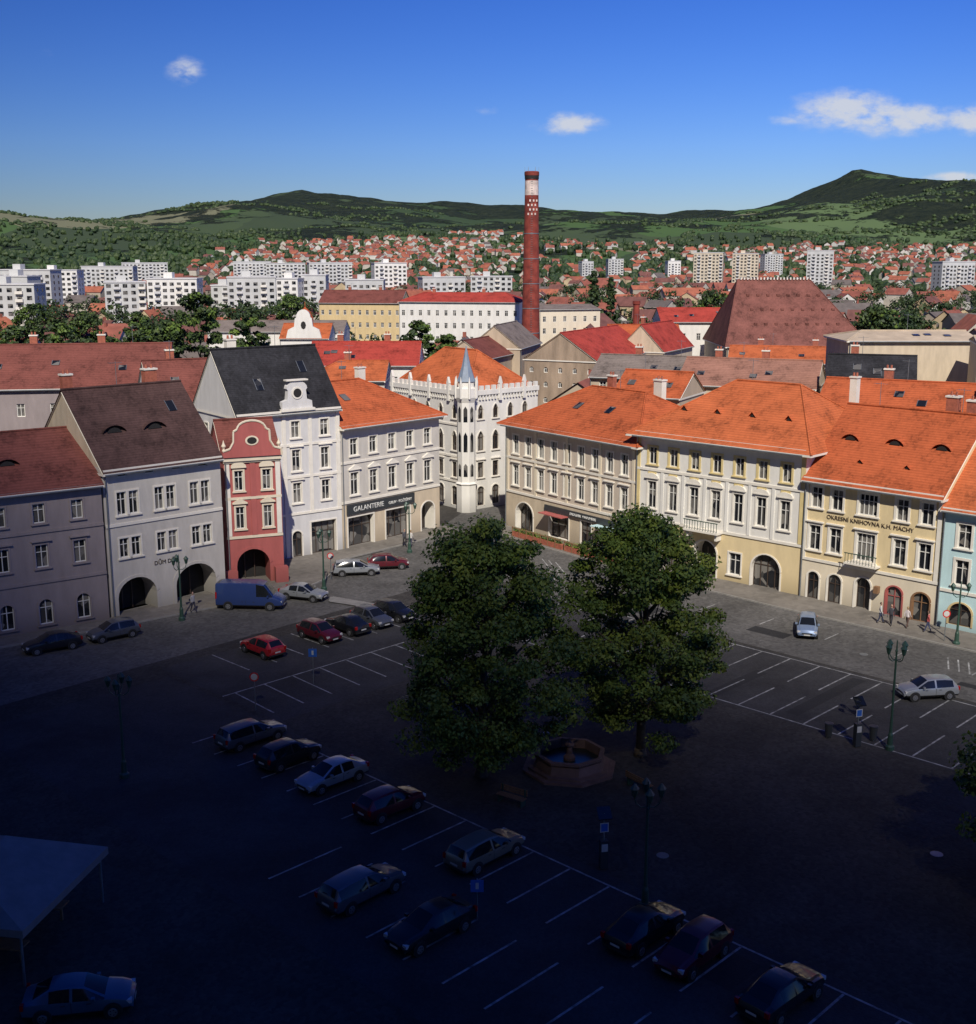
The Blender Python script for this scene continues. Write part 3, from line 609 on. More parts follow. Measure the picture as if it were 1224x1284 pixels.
def slab(name,pts,h,m):
    M=MB(); n=len(pts); M.face([(p[0],p[1],h) for p in pts],m)
    for i in range(n):
        a,b=pts[i],pts[(i+1)%n]; M.face([(a[0],a[1],0),(b[0],b[1],0),(b[0],b[1],h-.001),(a[0],a[1],h-.001)],KERB)
        A=Vector(a[:2]);B=Vector(b[:2]); dr=(B-A).normalized(); nr=Vector((-dr.y,dr.x))*.16
        M.face([(A.x,A.y,h+.004),(B.x,B.y,h+.004),(B.x+nr.x,B.y+nr.y,h+.004),(A.x+nr.x,A.y+nr.y,h+.004)],KERB)
    return M.obj(name)
slab('pavement',[S(60,4.6),S(60,-1),S(0,-1),S(-18,-1),(1.6,134.5),(-.4,131.8),(12.3,115.2),S(0,4.6)],.12,PAVE)
slab('pavement',[(-46.2,84.2),(-31.5,95),(-22.0,102.8),(-17.5,106.5),(-15.5,110.5),(-14.5,118.5),(-3.2,131.5),(-5.2,134),(-15.6,123),(-25,116),(-24.5,108),(-33,98.5),(-49,87)],.12,PAVE)
slab('pavement',[S(-30,30),S(-22.6,28),S(-22.6,29),S(-29,31)],.1,KERB)
M=MB()
def line(a,b,w=.12,z=.014):
    a=Vector(a[:2]);b=Vector(b[:2]); d=(b-a).normalized(); n=Vector((-d.y,d.x))*w/2
    M.face([(a.x-n.x,a.y-n.y,z),(b.x-n.x,b.y-n.y,z),(b.x+n.x,b.y+n.y,z),(a.x+n.x,a.y+n.y,z)],PAINT)
line(S(-20,15.9),S(40,15.9)); line(S(-20,27.1),S(40,27.1))
for i in range(24):
    s=-19+i*2.5
    line(S(s,16.0),S(s,20.6),z=.018)
    line(S(s,22.4),S(s,27.0),z=.018)
for i in range(9): 
    s=-22+i*6; line(S(s,7.6),S(s,9.9),z=.018)
for i in range(5): line(S(17+i*.8,7.2),S(18.2+i*.8,9.8),z=.019)
for i in range(4): line(S(-36+i*5,9),S(-33.5+i*5,13.6),z=.018)
for i in range(3): line(S(-26+i*.9,6),S(-22+i*.9,9),z=.018)
line(S(-11,52.3),S(44,52.3))
for i in range(21):
    s=-10+i*2.5; line(S(s,52.4),S(s,57),z=.018)
    if i>6: line(S(s,59),S(s,63.6),z=.018)
line(S(-15.7,34),S(-15.7,51))
for i in range(7): line(S(-15.6,35+i*2.5),S(-10.6,35.3+i*2.5),z=.018)
for i in range(8): line(S(-24,29+i*2.5),S(-19,29+i*2.5),z=.018)
M.obj('road_markings')
M=MB()
for (s,q) in((12,11),(-5,12),(30,38),(5,40),(20,48),(-8,33)):
    c=S(s,q); M.lathe([(.33,.0),(.33,.02),(.28,.022)],METAL,cx=c[0],cy=c[1],n=12)
M.obj('manhole_covers')

e=empty('fountain',4.9,67.4,0,.2); e.scale=(.88,.88,.9)
M=MB(); M.lathe([(3.3,0),(3.3,.16),(2.9,.17),(2.9,.32),(2.55,.33),(2.5,.5),(2.35,.9),(2.5,1.05),(2.5,1.2),(2.2,1.22)],STONE,n=8,cap=False)
M2=MB(); M2.lathe([(2.2,1.22),(2.15,.5)],STONE,n=8,cap=False); M2.obj('basin_inner',e)
M3=MB(); M3.face([(2.16*math.cos(i*math.pi/4),2.16*math.sin(i*math.pi/4),.62) for i in range(8)],WATER); M3.obj('water',e)
M.obj('basin',e)
M=MB(); M.lathe([(.42,.5),(.42,.8),(.22,1.0),(.18,1.5),(.34,1.65),(.3,1.75),(.1,1.9),(.03,2.1)],STONE,n=12); M.obj('pillar',e)

# ---- trees
def leaves(name,C,Rr,n,size,mats,parent,shell=.55):
    C=np.array(C,dtype=float); Rr=np.array(Rr,dtype=float); k=len(C); idx=np.repeat(np.arange(k),n); tot=len(idx)
    d=rng.normal(size=(tot,3)); d/=np.linalg.norm(d,axis=1)[:,None]
    rad=rng.uniform(.15,1.12,tot)**shell
    P=C[idx]+d*rad[:,None]*Rr[idx]
    nrm=d+rng.normal(size=(tot,3))*.7+np.array([0,0,.5]); nrm/=np.linalg.norm(nrm,axis=1)[:,None]
    a=np.cross(nrm,rng.normal(size=(tot,3))); a/=np.linalg.norm(a,axis=1)[:,None]; b=np.cross(nrm,a)
    s=(size*rng.uniform(.6,1.3,tot))[:,None]
    V=np.empty((tot,4,3)); V[:,0]=P-a*s; V[:,1]=P-b*s*.6; V[:,2]=P+a*s; V[:,3]=P+b*s*.6
    me=bpy.data.meshes.new(name); me.vertices.add(tot*4); me.vertices.foreach_set('co',V.reshape(-1))
    me.loops.add(tot*4); me.loops.foreach_set('vertex_index',np.arange(tot*4)); me.polygons.add(tot)
    me.polygons.foreach_set('loop_start',np.arange(0,tot*4,4)); me.polygons.foreach_set('loop_total',np.full(tot,4))
    for m in mats: me.materials.append(m)
    cm=rng.integers(0,len(mats),k); mi=np.where(rng.random(tot)<.6,cm[idx],rng.integers(0,len(mats),tot))
    me.polygons.foreach_set('material_index',mi.astype(np.int32)); me.update(calc_edges=True)
    o=bpy.data.objects.new(name,me); COL.objects.link(o); o.parent=parent; return o
def tree(name,x,y,H,R,z0,nc=95,n=260,size=.2,mats=LEAF,shape='round',base=0,trunk=.32,cs=.23):
    e=empty(name,x,y,base); C=[];Rr=[]
    M=MB(); lean=(random.uniform(-.3,.3),random.uniform(-.3,.3))
    pts=[(0,0,0),(lean[0]*.4,lean[1]*.4,H*.25),(lean[0],lean[1],H*.5),(lean[0]*1.4,lean[1]*1.2,H*.86)]
    rs=[trunk,trunk*.75,trunk*.5,.05]
    for i in range(3): M.tube(pts[i],pts[i+1],rs[i],rs[i+1],BARK,9)
    M.tube((0,0,-.1),(0,0,.5),trunk*1.5,trunk,BARK,9)
    lob=[[random.uniform(.62,1.14) for _ in range(8)] for _ in range(5)]
    for i in range(nc):
        t=(i+.5)/nc; h=t**.92
        z=z0+h*(H-z0-.7)
        if shape=='round': pr=float(np.interp(h,[0,.1,.25,.45,.65,.82,.93,1],[.5,.82,1.0,1.02,.88,.7,.46,.2]))
        elif shape=='cone': pr=(1-h)*.95+.05
        else: pr=math.sin(math.pi*(h*.9+.08))**.5
        an=(i*2.399+random.uniform(-.4,.4))%(2*math.pi); rr=R*pr*lob[min(4,int(h*5))][int(an/(2*math.pi)*8)]*random.choice([1.06,1,.97,.9,.7,.4])
        cx,cy=math.cos(an)*rr*.9,math.sin(an)*rr*.9; zz=z+random.uniform(-.7,.7)
        s=random.uniform(.5,1.2)*R*cs; C.append((cx,cy,zz)); Rr.append((s*1.25,s*1.25,s*.72))
        if i%4==0:
            zb=max(H*.14,zz-rr*.7-.5); M.tube((0+lean[0]*zb/H,lean[1]*zb/H,zb),(cx*.5,cy*.5,(zb+zz)/2+.2),.12*R/5,.07*R/5,BARK,5,False); M.tube((cx*.5,cy*.5,(zb+zz)/2+.2),(cx,cy,zz),.07*R/5,.02,BARK,5,False)
    M.obj('trunk_and_limbs',e,True); leaves('foliage',C,Rr,n,size,mats,e); return e
tree('linden_tree',-.4,66.2,15.5,5.5,1.4,nc=190,n=330,size=.125,cs=.18)
tree('linden_tree',9.4,69.3,15.5,5.1,2.4,nc=175,n=330,size=.125,cs=.18)
tree('linden_tree',27.9,52.3,11.5,5.6,2.2,nc=140,n=300,size=.13,cs=.19)
for (x,y,H,R,sh) in ((-54,225,24,5.5,'oval'),(-60,228,19,4.5,'oval'),(-46,232,20,4.0,'oval'),(-13.5,240,18.5,4,'oval'),(-8,236,16,3.5,'oval'),(80,245,21,7,'round'),(88,252,19,6,'round'),
  (-170,380,15,7,'round'),(-150,400,16,7,'round'),(-95,330,16,5,'round'),(-84,300,14,5,'round'),(-120,360,15,6,'round'),(-62,380,20,6,'round'),(-72,262,16,5,'round'),(-78,250,14,5,'round'),(62,330,22,8,'round'),(74,340,20,7,'round'),(56,322,18,6,'round'),(-100,285,15,6,'round'),(-118,300,14,6,'round'),(100,310,18,7,'round')):
    tree('broadleaf_tree',x,y,H,R,H*.2,nc=50,n=110,size=.42,mats=LEAFD+[LEAF[1]],shape=sh)
for (x,y,H) in((36.5,420,26),(43,425,24)): tree('spruce_tree',x,y,H,4.2,3,nc=50,n=70,size=.6,mats=LEAFD,shape='cone')

# ============================================================ DISTANT TOWN
HW=[mat('distant_wall_a',(.48,.43,.35),ns=.2),mat('distant_wall_b',(.56,.53,.47),ns=.2),mat('distant_wall_c',(.38,.32,.24),ns=.2),mat('distant_wall_d',(.48,.37,.22),ns=.2)]
HR=[mat('distant_roof_a',(.24,.075,.05),ns=.3,var=.3),mat('distant_roof_b',(.32,.10,.055),ns=.3,var=.3),mat('distant_roof_c',(.15,.06,.048),ns=.3,var=.3),mat('distant_roof_d',(.12,.10,.09),ns=.3,var=.3)]
keep=[(-30,15,325,350),(-55,-25,372,400),(40,80,225,262),(8,35,190,262),(5,16,294,306),(-50,-33,268,290),(-70,-30,280,300),(-6,10,210,250),(-62,-40,215,240)]
M=MB()
def dist_house(x,y,w,d,h,rh,a,wm,rm,win):
    z=hgt(x,y)-.5; ca,sa=math.cos(a),math.sin(a)
    M.T=lambda u,v,t:(x+u*ca-v*sa,y+u*sa+v*ca,z+t)
    W,D=w/2,d/2
    M.add([(-W,-D,0),(W,-D,0),(W,D,0),(-W,D,0),(-W,-D,h),(W,-D,h),(W,D,h),(-W,D,h),(-W,0,h+rh),(W,0,h+rh)],[(0,1,5,4),(2,3,7,6),(1,2,6,9,5),(3,0,4,8,7)],wm)
    o=.4
    M.add([(-W-o,-D-o,h-.3),(W+o,-D-o,h-.3),(W+o,0,h+rh+.1),(-W-o,0,h+rh+.1),(W+o,D+o,h-.3),(-W-o,D+o,h-.3)],[(0,1,2,3),(3,2,4,5)],rm)
    if random.random()<.7: M.box(W*.3,W*.3+.8,-.4,.4,h+rh-.8,h+rh+1.1,HR[0])
    if win:
        n=int(w/3)
        for f in range(int(h/3)):
            for i in range(n):
                u=-W+(i+.5)*w/n; M.face([(u-.5,-D-.05,1+f*3),(u+.5,-D-.05,1+f*3),(u+.5,-D-.05,2.6+f*3),(u-.5,-D-.05,2.6+f*3)],GLASS)
        for f in range(int(h/3)):
            for sd in(-1,1):
                for v in(-D*.45,D*.45): M.face([(sd*(W+.05),v-.5,1+f*3),(sd*(W+.05),v+.5,1+f*3),(sd*(W+.05),v+.5,2.6+f*3),(sd*(W+.05),v-.5,2.6+f*3)],GLASS)
def blocked(x,y,r=9): return any(a-r<x<b+r and c-r<y<d+r for a,b,c,d in keep)
y=182
while y<1400:
    step=15+y*.012; half=y*.62+40
    x=-half
    while x<half:
        xx=x+random.uniform(-4,4); yy=y+random.uniform(-5,5)
        if random.random()<(.7 if y<500 else .52) and not blocked(xx,yy):
            h=random.choice([6,7,8,9,9.5]) if y<330 else random.choice([5,6,8,9,11])
            if xx<-60 and y<620: h=min(h,5.5)
            dist_house(xx,yy,random.uniform(10,20),random.uniform(8,12),h,random.uniform(2.5,4.5),random.choice([0.2,-.3,.75,-.8,1.4])+random.uniform(-.15,.15),random.choice(HW),random.choices(HR,[4,4,3,2])[0],y<700)
        x+=step*random.uniform(1.0,1.5)
    y+=step
for i in range(1500):
    x=random.gauss(*random.choice([(-120,150),(400,300),(950,350),(-200,120),(700,150)])); y=random.uniform(1400,2450)-abs(random.gauss(0,130))
    if x<-450 or y<1300: continue
    dist_house(x,y,random.uniform(9,15),random.uniform(8,11),random.choice([4,6,7]),random.uniform(3,4.5),random.uniform(0,3.1),random.choice(HW[:2]),random.choices(HR,[4,5,1,.3])[0],False)
for i in range(26):
    x=random.gauss(-20,45); y=random.uniform(2700,2950); dist_house(x,y,12,10,6,4,random.uniform(0,3),HW[1],HR[1],False)
M.T=None; M.obj('distant_town_houses')

def block(x0,x1,Y,h,D=12,wm=PANEL,rot=0.0,name='apartment_block'):
    w=x1-x0; e=empty(name,x0,Y,hgt(x0,Y)-.3,rot); M=MB(); M.box(0,w,0,D,0,h,wm); M.box(-.3,w+.3,-.3,D+.3,h,h+.5,GREYB)
    M.box(w*.3,w*.3+4,D*.3,D*.7,h+.5,h+3,wm)
    n=max(2,int(w/3.2)); fl=int(h/2.9); W=MB()
    for f in range(fl):
        z=1+f*2.9
        for i in range(n):
            u=(i+.5)*w/n; W.face([(u-.95,-.06,z),(u+.95,-.06,z),(u+.95,-.06,z+1.5),(u-.95,-.06,z+1.5)],GLASS)
            if i%3==1: M.box(u-1.4,u+1.4,-1.1,-.08,z-.7,z+.35,TRIM if (i//3)%2 else GREYB)
        for sd,xx in((-1,-.06),(1,w+.06)):
            for v in(D*.3,D*.7): W.face([(xx,v-.6,z),(xx,v+.6,z),(xx,v+.6,z+1.4),(xx,v-.6,z+1.4)],GLASS)
    M.obj('walls',e); W.obj('window_panes',e)
for a in [(-164,-147,520,20.5),(-157,-134,560,21.4),(-131,-122,575,18),(-120,-98,560,22),(-103,-92,590,21),(-92,-80,600,22.5),(-182,-150,1000,27),(-148,-112,1010,27.4),(-79,-56,850,27.6),
          (-37.5,-12,700,20),(-10,14,705,20.4),(-244,-214,600,25),(-190,-168,450,21),(-210,-196,520,23),(-262,-236,700,24),(-75,-55,640,19.5),
          (335,364,900,28.4),(108,122,1400,25),(140,158,1420,27),(205,220,1390,26),(340,365,1500,30),(-240,-205,1150,28),(-330,-290,1100,27),(-300,-262,900,25)]:
    block(*a,rot=random.choice([0,-.12,.15,.3]),wm=random.choices([PANEL,PANELY,WHITE],[5,1,3])[0])
for a in [(185,211,1100,36,PANELY),(230,254,1150,35.5,PANELY),(274,296,1050,37.5,PANEL)]: block(*a[:4],D=16,wm=a[4],rot=-.25,name='tower_block')
block(372,400,910,28,wm=PANELR)
def dtree_mass(name,pts):
    t=(1+5**.5)/2; ico=np.array([(-1,t,0),(1,t,0),(-1,-t,0),(1,-t,0),(0,-1,t),(0,1,t),(0,-1,-t),(0,1,-t),(t,0,-1),(t,0,1),(-t,0,-1),(-t,0,1)])/1.9
    fc=[(0,11,5),(0,5,1),(0,1,7),(0,7,10),(0,10,11),(1,5,9),(5,11,4),(11,10,2),(10,7,6),(7,1,8),(3,9,4),(3,4,2),(3,2,6),(3,6,8),(3,8,9),(4,9,5),(2,4,11),(6,2,10),(8,6,7),(9,8,1)]
    M=MB()
    for (x,y,z,r,h) in pts:
        v=ico*(1+rng.uniform(-.25,.25,(12,1)))*np.array([r,r,h/2])+np.array([x,y,z+h*.5])
        M.add([tuple(q) for q in v],fc,LEAFD[rng.integers(0,2)])
    M.obj(name,None)
P=[]; C=[]; Rr=[]
for i in range(5200):
    y=random.uniform(190,2600)**1.0; x=random.uniform(-.6,.6)*y+random.uniform(-30,30)
    if blocked(x,y,4): continue
    h=random.uniform(7,14) if y>400 else random.uniform(6,10)
    if y<1000:
        for k in range(3): 
            r=random.uniform(2,3.8); C.append((x+random.gauss(0,2),y+random.gauss(0,2),h-2.5+random.uniform(-2,1))); Rr.append((r,r,r*.8))
    else: P.append((x,y,hgt(x,y)-1,random.uniform(3,6.5),h))
for c in range(150):   # hedgerows and copses
    cy_=random.uniform(1600,3900); cx_=random.uniform(-.47,.47)*cy_; ln_=random.uniform(60,320); an=random.choice([0.1,-.2,.4,1.2,2.6])+random.uniform(-.2,.2); wd=random.choice([4,5,8,22])
    for k in range(int(ln_*(.16 if wd<10 else .3))):
        u=random.uniform(-.5,.5)*ln_; x=cx_+u*math.cos(an)+random.gauss(0,wd); y=cy_+u*math.sin(an)+random.gauss(0,wd); P.append((x,y,hgt(x,y)-4,random.uniform(4,7),random.uniform(8,12)))
dtree_mass('distant_trees',P)
leaves('town_trees',C,Rr,34,.75,LEAFD,None)

# ============================================================ CARS
TYRE=mat('tyre',(.012,.012,.012),rough=.9); RIM=mat('wheel_rim',(.35,.35,.36),rough=.4,metal=.8)
CGL=mat('car_glass',(.012,.014,.016),rough=.06,var=.1); HEAD=mat('headlamp',(.5,.5,.5),rough=.15); TAIL=mat('tail_lamp',(.35,.01,.01),rough=.2); PLATE=mat('number_plate',(.5,.5,.48)); BLK=mat('black_plastic',(.02,.02,.02),rough=.6)
def paint(name,c,metal=.3):
    m,nt,b=newmat('paint_'+name); b.inputs['Base Color'].default_value=(*c,1); b.inputs['Roughness'].default_value=.32; b.inputs['Metallic'].default_value=metal
    b.inputs['Coat Weight'].default_value=.4
    tc=N(nt,'ShaderNodeTexCoord'); no=N(nt,'ShaderNodeTexNoise'); no.inputs['Scale'].default_value=2; nt.links.new(tc.outputs['Object'],no.inputs['Vector'])
    mr=N(nt,'ShaderNodeMapRange'); mr.inputs[3].default_value=.28; mr.inputs[4].default_value=.45; nt.links.new(no.outputs[0],mr.inputs[0]); nt.links.new(mr.outputs[0],b.inputs['Roughness'])
    return m
PC={k:paint(k,c,mt) for k,c,mt in(('silver',(.34,.36,.38),.5),('red',(.38,.015,.02),.1),('darkred',(.11,.01,.018),.2),('black',(.013,.014,.018),.2),('grey',(.10,.11,.13),.4),('blue',(.025,.05,.17),.2),('beige',(.22,.20,.16),.4),('lightblue',(.05,.11,.17),.3),('bluesilver',(.24,.32,.46),.4))}
HATCH=[(-2.02,.68,.42,.62,.68,.60),(-1.98,.79,.32,.84,.92,.62),(-1.90,.82,.30,.93,1.05,.62),(-1.55,.84,.30,.95,1.40,.57),(-.95,.85,.30,.94,1.47,.59),(-.30,.855,.30,.93,1.48,.6),(-.18,.855,.30,.93,1.48,.6),(.30,.85,.30,.92,1.42,.59),(1.02,.84,.30,.90,1.00,.70),(1.55,.82,.30,.83,.92,.64),(1.88,.77,.32,.72,.80,.62),(2.02,.64,.40,.56,.62,.52)]
ESTATE=[(-2.25,.68,.42,.62,.68,.60),(-2.22,.79,.32,.84,.92,.64),(-2.16,.82,.30,.93,1.05,.64),(-1.95,.84,.30,.95,1.40,.58),(-1.1,.85,.30,.94,1.47,.6),(-.30,.855,.30,.93,1.48,.6),(-.18,.855,.30,.93,1.48,.6),(.35,.85,.30,.92,1.42,.59),(1.1,.84,.30,.90,1.00,.70),(1.7,.82,.30,.83,.90,.64),(2.1,.77,.32,.70,.78,.62),(2.25,.64,.40,.56,.62,.52)]
SALOON=[(-2.2,.66,.42,.66,.72,.58),(-2.15,.8,.32,.86,.94,.64),(-1.75,.83,.30,.92,1.02,.66),(-1.1,.84,.30,.93,1.36,.56),(-.7,.85,.30,.93,1.42,.58),(-.30,.855,.30,.92,1.43,.59),(-.18,.855,.30,.92,1.43,.59),(.25,.85,.30,.91,1.38,.58),(1.05,.84,.30,.89,.97,.70),(1.6,.82,.30,.82,.90,.64),(2.0,.77,.32,.70,.78,.62),(2.15,.64,.40,.55,.62,.52)]
VAN=[(-2.95,.90,.42,1.2,2.2,.76),(-2.92,.96,.36,1.22,2.32,.80),(-2.8,.97,.36,1.24,2.36,.82),(-2.6,.98,.36,1.25,2.38,.83),(-1.2,.99,.36,1.25,2.4,.84),(.55,.99,.36,1.25,2.4,.84),(.68,.99,.36,1.25,2.4,.84),(1.35,.98,.36,1.24,2.26,.80),(2.1,.96,.36,1.2,1.32,.82),(2.6,.92,.36,1.02,1.12,.78),(2.88,.86,.38,.85,.92,.72),(2.95,.76,.46,.66,.72,.6)]
def car(name,x,y,hd,col,kind='hatch',z=.0):
    st={'hatch':HATCH,'estate':ESTATE,'saloon':SALOON,'van':VAN}[kind]; p=PC[col]
    e=empty(name,x,y,z,math.radians(hd)); M=MB(); rows=[]
    for (X,hw,zl,zb,zt,ht) in st:
        h=[(0,zl),(hw*.9,zl),(hw*.99,zl+.13),(hw,zb-.22),(hw*.965,zb),(ht,max(zt-.06,zb+.005)),(ht-.09,zt),(0,zt+.025)]
        rows.append([(X,-a,b) for a,b in h]+[(X,a,b) for a,b in h[::-1][1:-1]])
    nr=len(rows[0])
    pts=[q for r in rows for q in r]
    for i in range(len(rows)-1):
        for j in range(nr):
            jj=(j+1)%nr
            strip=j if j<7 else nr-1-j
            m=p
            if strip==0: m=BLK
            elif strip==1: m=BLK
            elif strip==4:
                if kind=='van':
                    if i in(6,7): m=CGL
                else:
                    if 3<=i<=7 and i!=5: m=CGL
            elif strip==6:
                if i==7: m=CGL
                if i==2: m=CGL
            M.f.append([i*nr+j,i*nr+jj,(i+1)*nr+jj,(i+1)*nr+j]); M.m.append(m)
    M.v=pts; M.f.append(list(range(nr))); M.m.append(p); M.f.append(list(range((len(rows)-1)*nr,len(rows)*nr))[::-1]); M.m.append(p)
    o=M.obj('body',e,False)
    bv=o.modifiers.new('b','BEVEL'); bv.width=.045; bv.segments=3; bv.limit_method='ANGLE'; bv.angle_limit=math.radians(20)
    for pl in o.data.polygons: pl.use_smooth=True
    Lf,Lr=st[-1][0],st[0][0]; hw=.855 if kind!='van' else .99; r=.31 if kind!='van' else .36
    Wm=MB()
    for X in(Lf*.63,Lr*.62):
        for sd in(-1,1):
            Wm.tube((X,sd*(hw-.3),r+.03),(X,sd*(hw+.004),r+.03),r+.07,r+.07,BLK,20)
            Wm.tube((X,sd*(hw-.2),r),(X,sd*(hw+.02),r),r,r,TYRE,20); Wm.tube((X,sd*(hw+.01),r),(X,sd*(hw+.028),r),r*.64,r*.6,RIM,14)
            for k in range(5):
                t=k*2*math.pi/5; c,s_=math.cos(t)*r*.36,math.sin(t)*r*.36; Wm.tube((X+c,sd*(hw+.0285),r+s_),(X+c,sd*(hw+.032),r+s_),r*.1,r*.1,BLK,6)
    Wm.obj('wheels',e)
    D=MB(); zf=st[-2][3]
    w=st[-2][1]
    for sd in(-1,1):
        D.box(Lf-.26,Lf-.06,sd*(w-.13)-.12,sd*(w-.13)+.12,zf-.13,zf+.03,HEAD)
        wr=st[1][1]; D.box(Lr+.0,Lr+.14,sd*(wr-.09)-.09,sd*(wr-.09)+.1,.70 if kind!='van' else 1.0,.96 if kind!='van' else 1.6,TAIL)
        D.box(st[7][0]+.3,st[7][0]+.45,sd*(hw+.02)-.09,sd*(hw+.02)+.09,st[7][3]+.0,st[7][3]+.14,p)
        for X in(-.24,): D.box(X-.012,X+.012,sd*(hw+.0015)-.001,sd*(hw+.0015)+.001,.45,.9,BLK)
        for X in(-.55,.45): D.box(X-.09,X+.09,sd*(hw+.008)-.008,sd*(hw+.008)+.008,.78,.81,BLK)
    D.box(Lf-.1,Lf+.005,-.4,.4,.48,.60,BLK); D.box(Lf+.0,Lf+.012,-.25,.25,.4,.5,PLATE); D.box(Lr-.012,Lr+.0,-.25,.25,.56,.66,PLATE); D.box(Lr-.03,Lr+.1,-.62,.62,.36,.48,BLK)
    D.obj('lamps_and_trim',e); return e
dang=math.degrees(math.atan2(-.70,.714)); nang=math.degrees(math.atan2(-.714,-.70))
def sc(s,q,hd,col,kind='hatch'): p=S(s,q); car('parked_car',p[0],p[1],hd+random.uniform(-2.5,2.5),col,kind,.01)
sc(6.1,9.3,-104,'bluesilver'); car('parked_car',30.7,79.3,188,'silver','hatch',.01)
sc(13.8,54.7,nang+180,'beige','estate'); sc(24,54.8,nang+180,'black','saloon'); sc(26.6,54.8,nang,'darkred','hatch'); sc(31,54.8,nang+180,'black','saloon')
sc(6.3,54.6,nang+180,'darkred'); sc(1.1,54.6,nang,'silver','saloon'); sc(-3.2,54.5,nang+180,'black'); sc(-7.4,54.3,nang+180,'grey','estate')
sc(12.2,61.5,nang+180,'grey','estate'); sc(17.0,61.5,nang,'black','saloon')
sc(-21.4,43.6,dang+180,'red'); sc(-21.2,38.2,dang,'darkred'); sc(-21.3,35.3,dang+180,'black','saloon'); sc(-21.2,32.7,dang,'grey'); sc(-21.2,30.2,dang,'black')
car('parked_car',-34.2,89.6,215,'black','saloon'); car('parked_car',-30.3,92.6,220,'grey'); 
car('parked_van',-20.8,101.3,-4,'blue','van'); car('parked_car',-16.6,104.0,-20,'silver','saloon'); car('parked_car',-12.8,112.6,8,'silver','estate'); car('parked_car',-9.9,115,10,'darkred')
car('parked_car',-16.6,43.6,10,'lightblue','saloon')

# ============================================================ STREET FURNITURE
GLOBE=mat('lantern_glass',(.35,.40,.38),rough=.2)
BLUE=mat('sign_blue',(.03,.12,.45),rough=.4)
SRED=mat('sign_red',(.5,.02,.02),rough=.4)
def lamp(x,y,h=6.4,arms=4,rot=0):
    e=empty('street_lamp',x,y,0,rot); M=MB(); M.lathe([(.28,0),(.28,.25),(.18,.35),(.16,1.0),(.1,1.15),(.075,2.5),(.06,h-.5),(.1,h-.45),(.05,h-.3),(.03,h+.25)],IRON,n=12)
    for i in range(arms):
        t=i*2*math.pi/arms; c,s=math.cos(t),math.sin(t); a=[(0,h-1.0),(.3,h-1.05),(.55,h-.85),(.62,h-.55)]
        for (r0,z0),(r1,z1) in zip(a[:-1],a[1:]): M.tube((c*r0,s*r0,z0),(c*r1,s*r1,z1),.03,.03,IRON,6)
        cx,cy=c*.62,s*.62
        M.lathe([(.06,h-.55),(.1,h-.5),(.19,h-.12)],IRON,cx=cx,cy=cy,n=6); M.lathe([(.1,h-.46),(.185,h-.14),(.185,h-.12)],GLOBE,cx=cx,cy=cy,n=6); M.lathe([(.23,h-.12),(.12,h+.03),(.03,h+.14)],IRON,cx=cx,cy=cy,n=6)
    M.obj('post_and_lanterns',e)
lamp(7.4,51.4,6.2); lamp(25.1,70.1,6.9,rot=.4); lamp(-15.2,107,5.6,3); lamp(-8.2,121.5,5.2,3); lamp(-21.5,66,6.2); lamp(-26,97.5,5.5,3); lamp(37.2,90.8,5,2)
def meter(x,y,rot=0):
    e=empty('parking_meter',x,y,0,rot); M=MB(); M.tube((0,0,0),(0,0,3.0),.045,.045,METAL,8); M.box(-.2,.2,-.17,.17,.05,1.55,SIGND); M.box(-.16,.16,-.185,-.171,1.0,1.4,PLATE)
    M.add([(-.35,-.25,2.75),(.35,-.25,2.75),(.35,.25,3.2),(-.35,.25,3.2),(-.35,-.25,2.8),(.35,-.25,2.8),(.35,.25,3.25),(-.35,.25,3.25)],[(0,1,2,3),(4,5,6,7),(0,1,5,4),(2,3,7,6),(1,2,6,5),(3,0,4,7)],CGL)
    M.box(-.22,.22,-.06,-.05,2.0,2.5,PLATE); M.box(-.17,.17,-.068,-.062,2.05,2.45,BLUE); M.obj('meter_body',e)
meter(5.8,55.2,.2); meter(23.2,70.6,.3)
def sign(name,x,y,kind,h=2.4,rot=0):
    e=empty(name,x,y,0,rot); M=MB(); M.tube((0,0,0),(0,0,h+.3),.035,.035,METAL,8)
    if kind=='round': M.tube((0,-.04,h),(0,-.06,h),.32,.32,SRED,20); M.tube((0,-.061,h),(0,-.065,h),.23,.23,PLATE,20)
    else: M.box(-.3,.3,-.06,-.04,h-.35,h+.25,BLUE); M.box(-.07,.07,-.066,-.061,h-.2,h+.12,PLATE)
    M.obj('plate_and_post',e)
sign('traffic_sign',-15.8,76.8,'round'); sign('parking_sign',-12.6,82,'sq'); sign('parking_sign',-.5,50.4,'sq',1.8); sign('traffic_sign',-15,110.5,'round'); sign('parking_sign',12.8,113.5,'sq',2.6); sign('traffic_sign',36.5,91.5,'round')
for i,(x,y) in enumerate(((24.5,71.5),(21.8,72.0))):
    e=empty('litter_bin',x,y); M=MB(); M.lathe([(.2,.1),(.27,.95),(.3,1.0),(.25,1.02)],SIGND,n=12); M.tube((0,0,0),(0,0,.12),.1,.1,METAL,8); M.obj('bin',e)
def bench(x,y,rot):
    e=empty('bench',x,y,0,rot); M=MB()
    for i in range(4): M.box(-.9,.9,-.2+i*.12,-.11+i*.12,.43,.47,WOOD)
    for i in range(3): M.box(-.9,.9,.3,.34,.55+i*.13,.64+i*.13,WOOD)
    for s in(-.75,.75): M.box(s-.04,s+.04,-.18,.29,0,.425,IRON); M.box(s-.04,s+.04,.24,.295,.425,.95,IRON)
    M.obj('seat_and_back',e)
bench(8.8,64.5,2.2); bench(1.3,62.5,-.6)
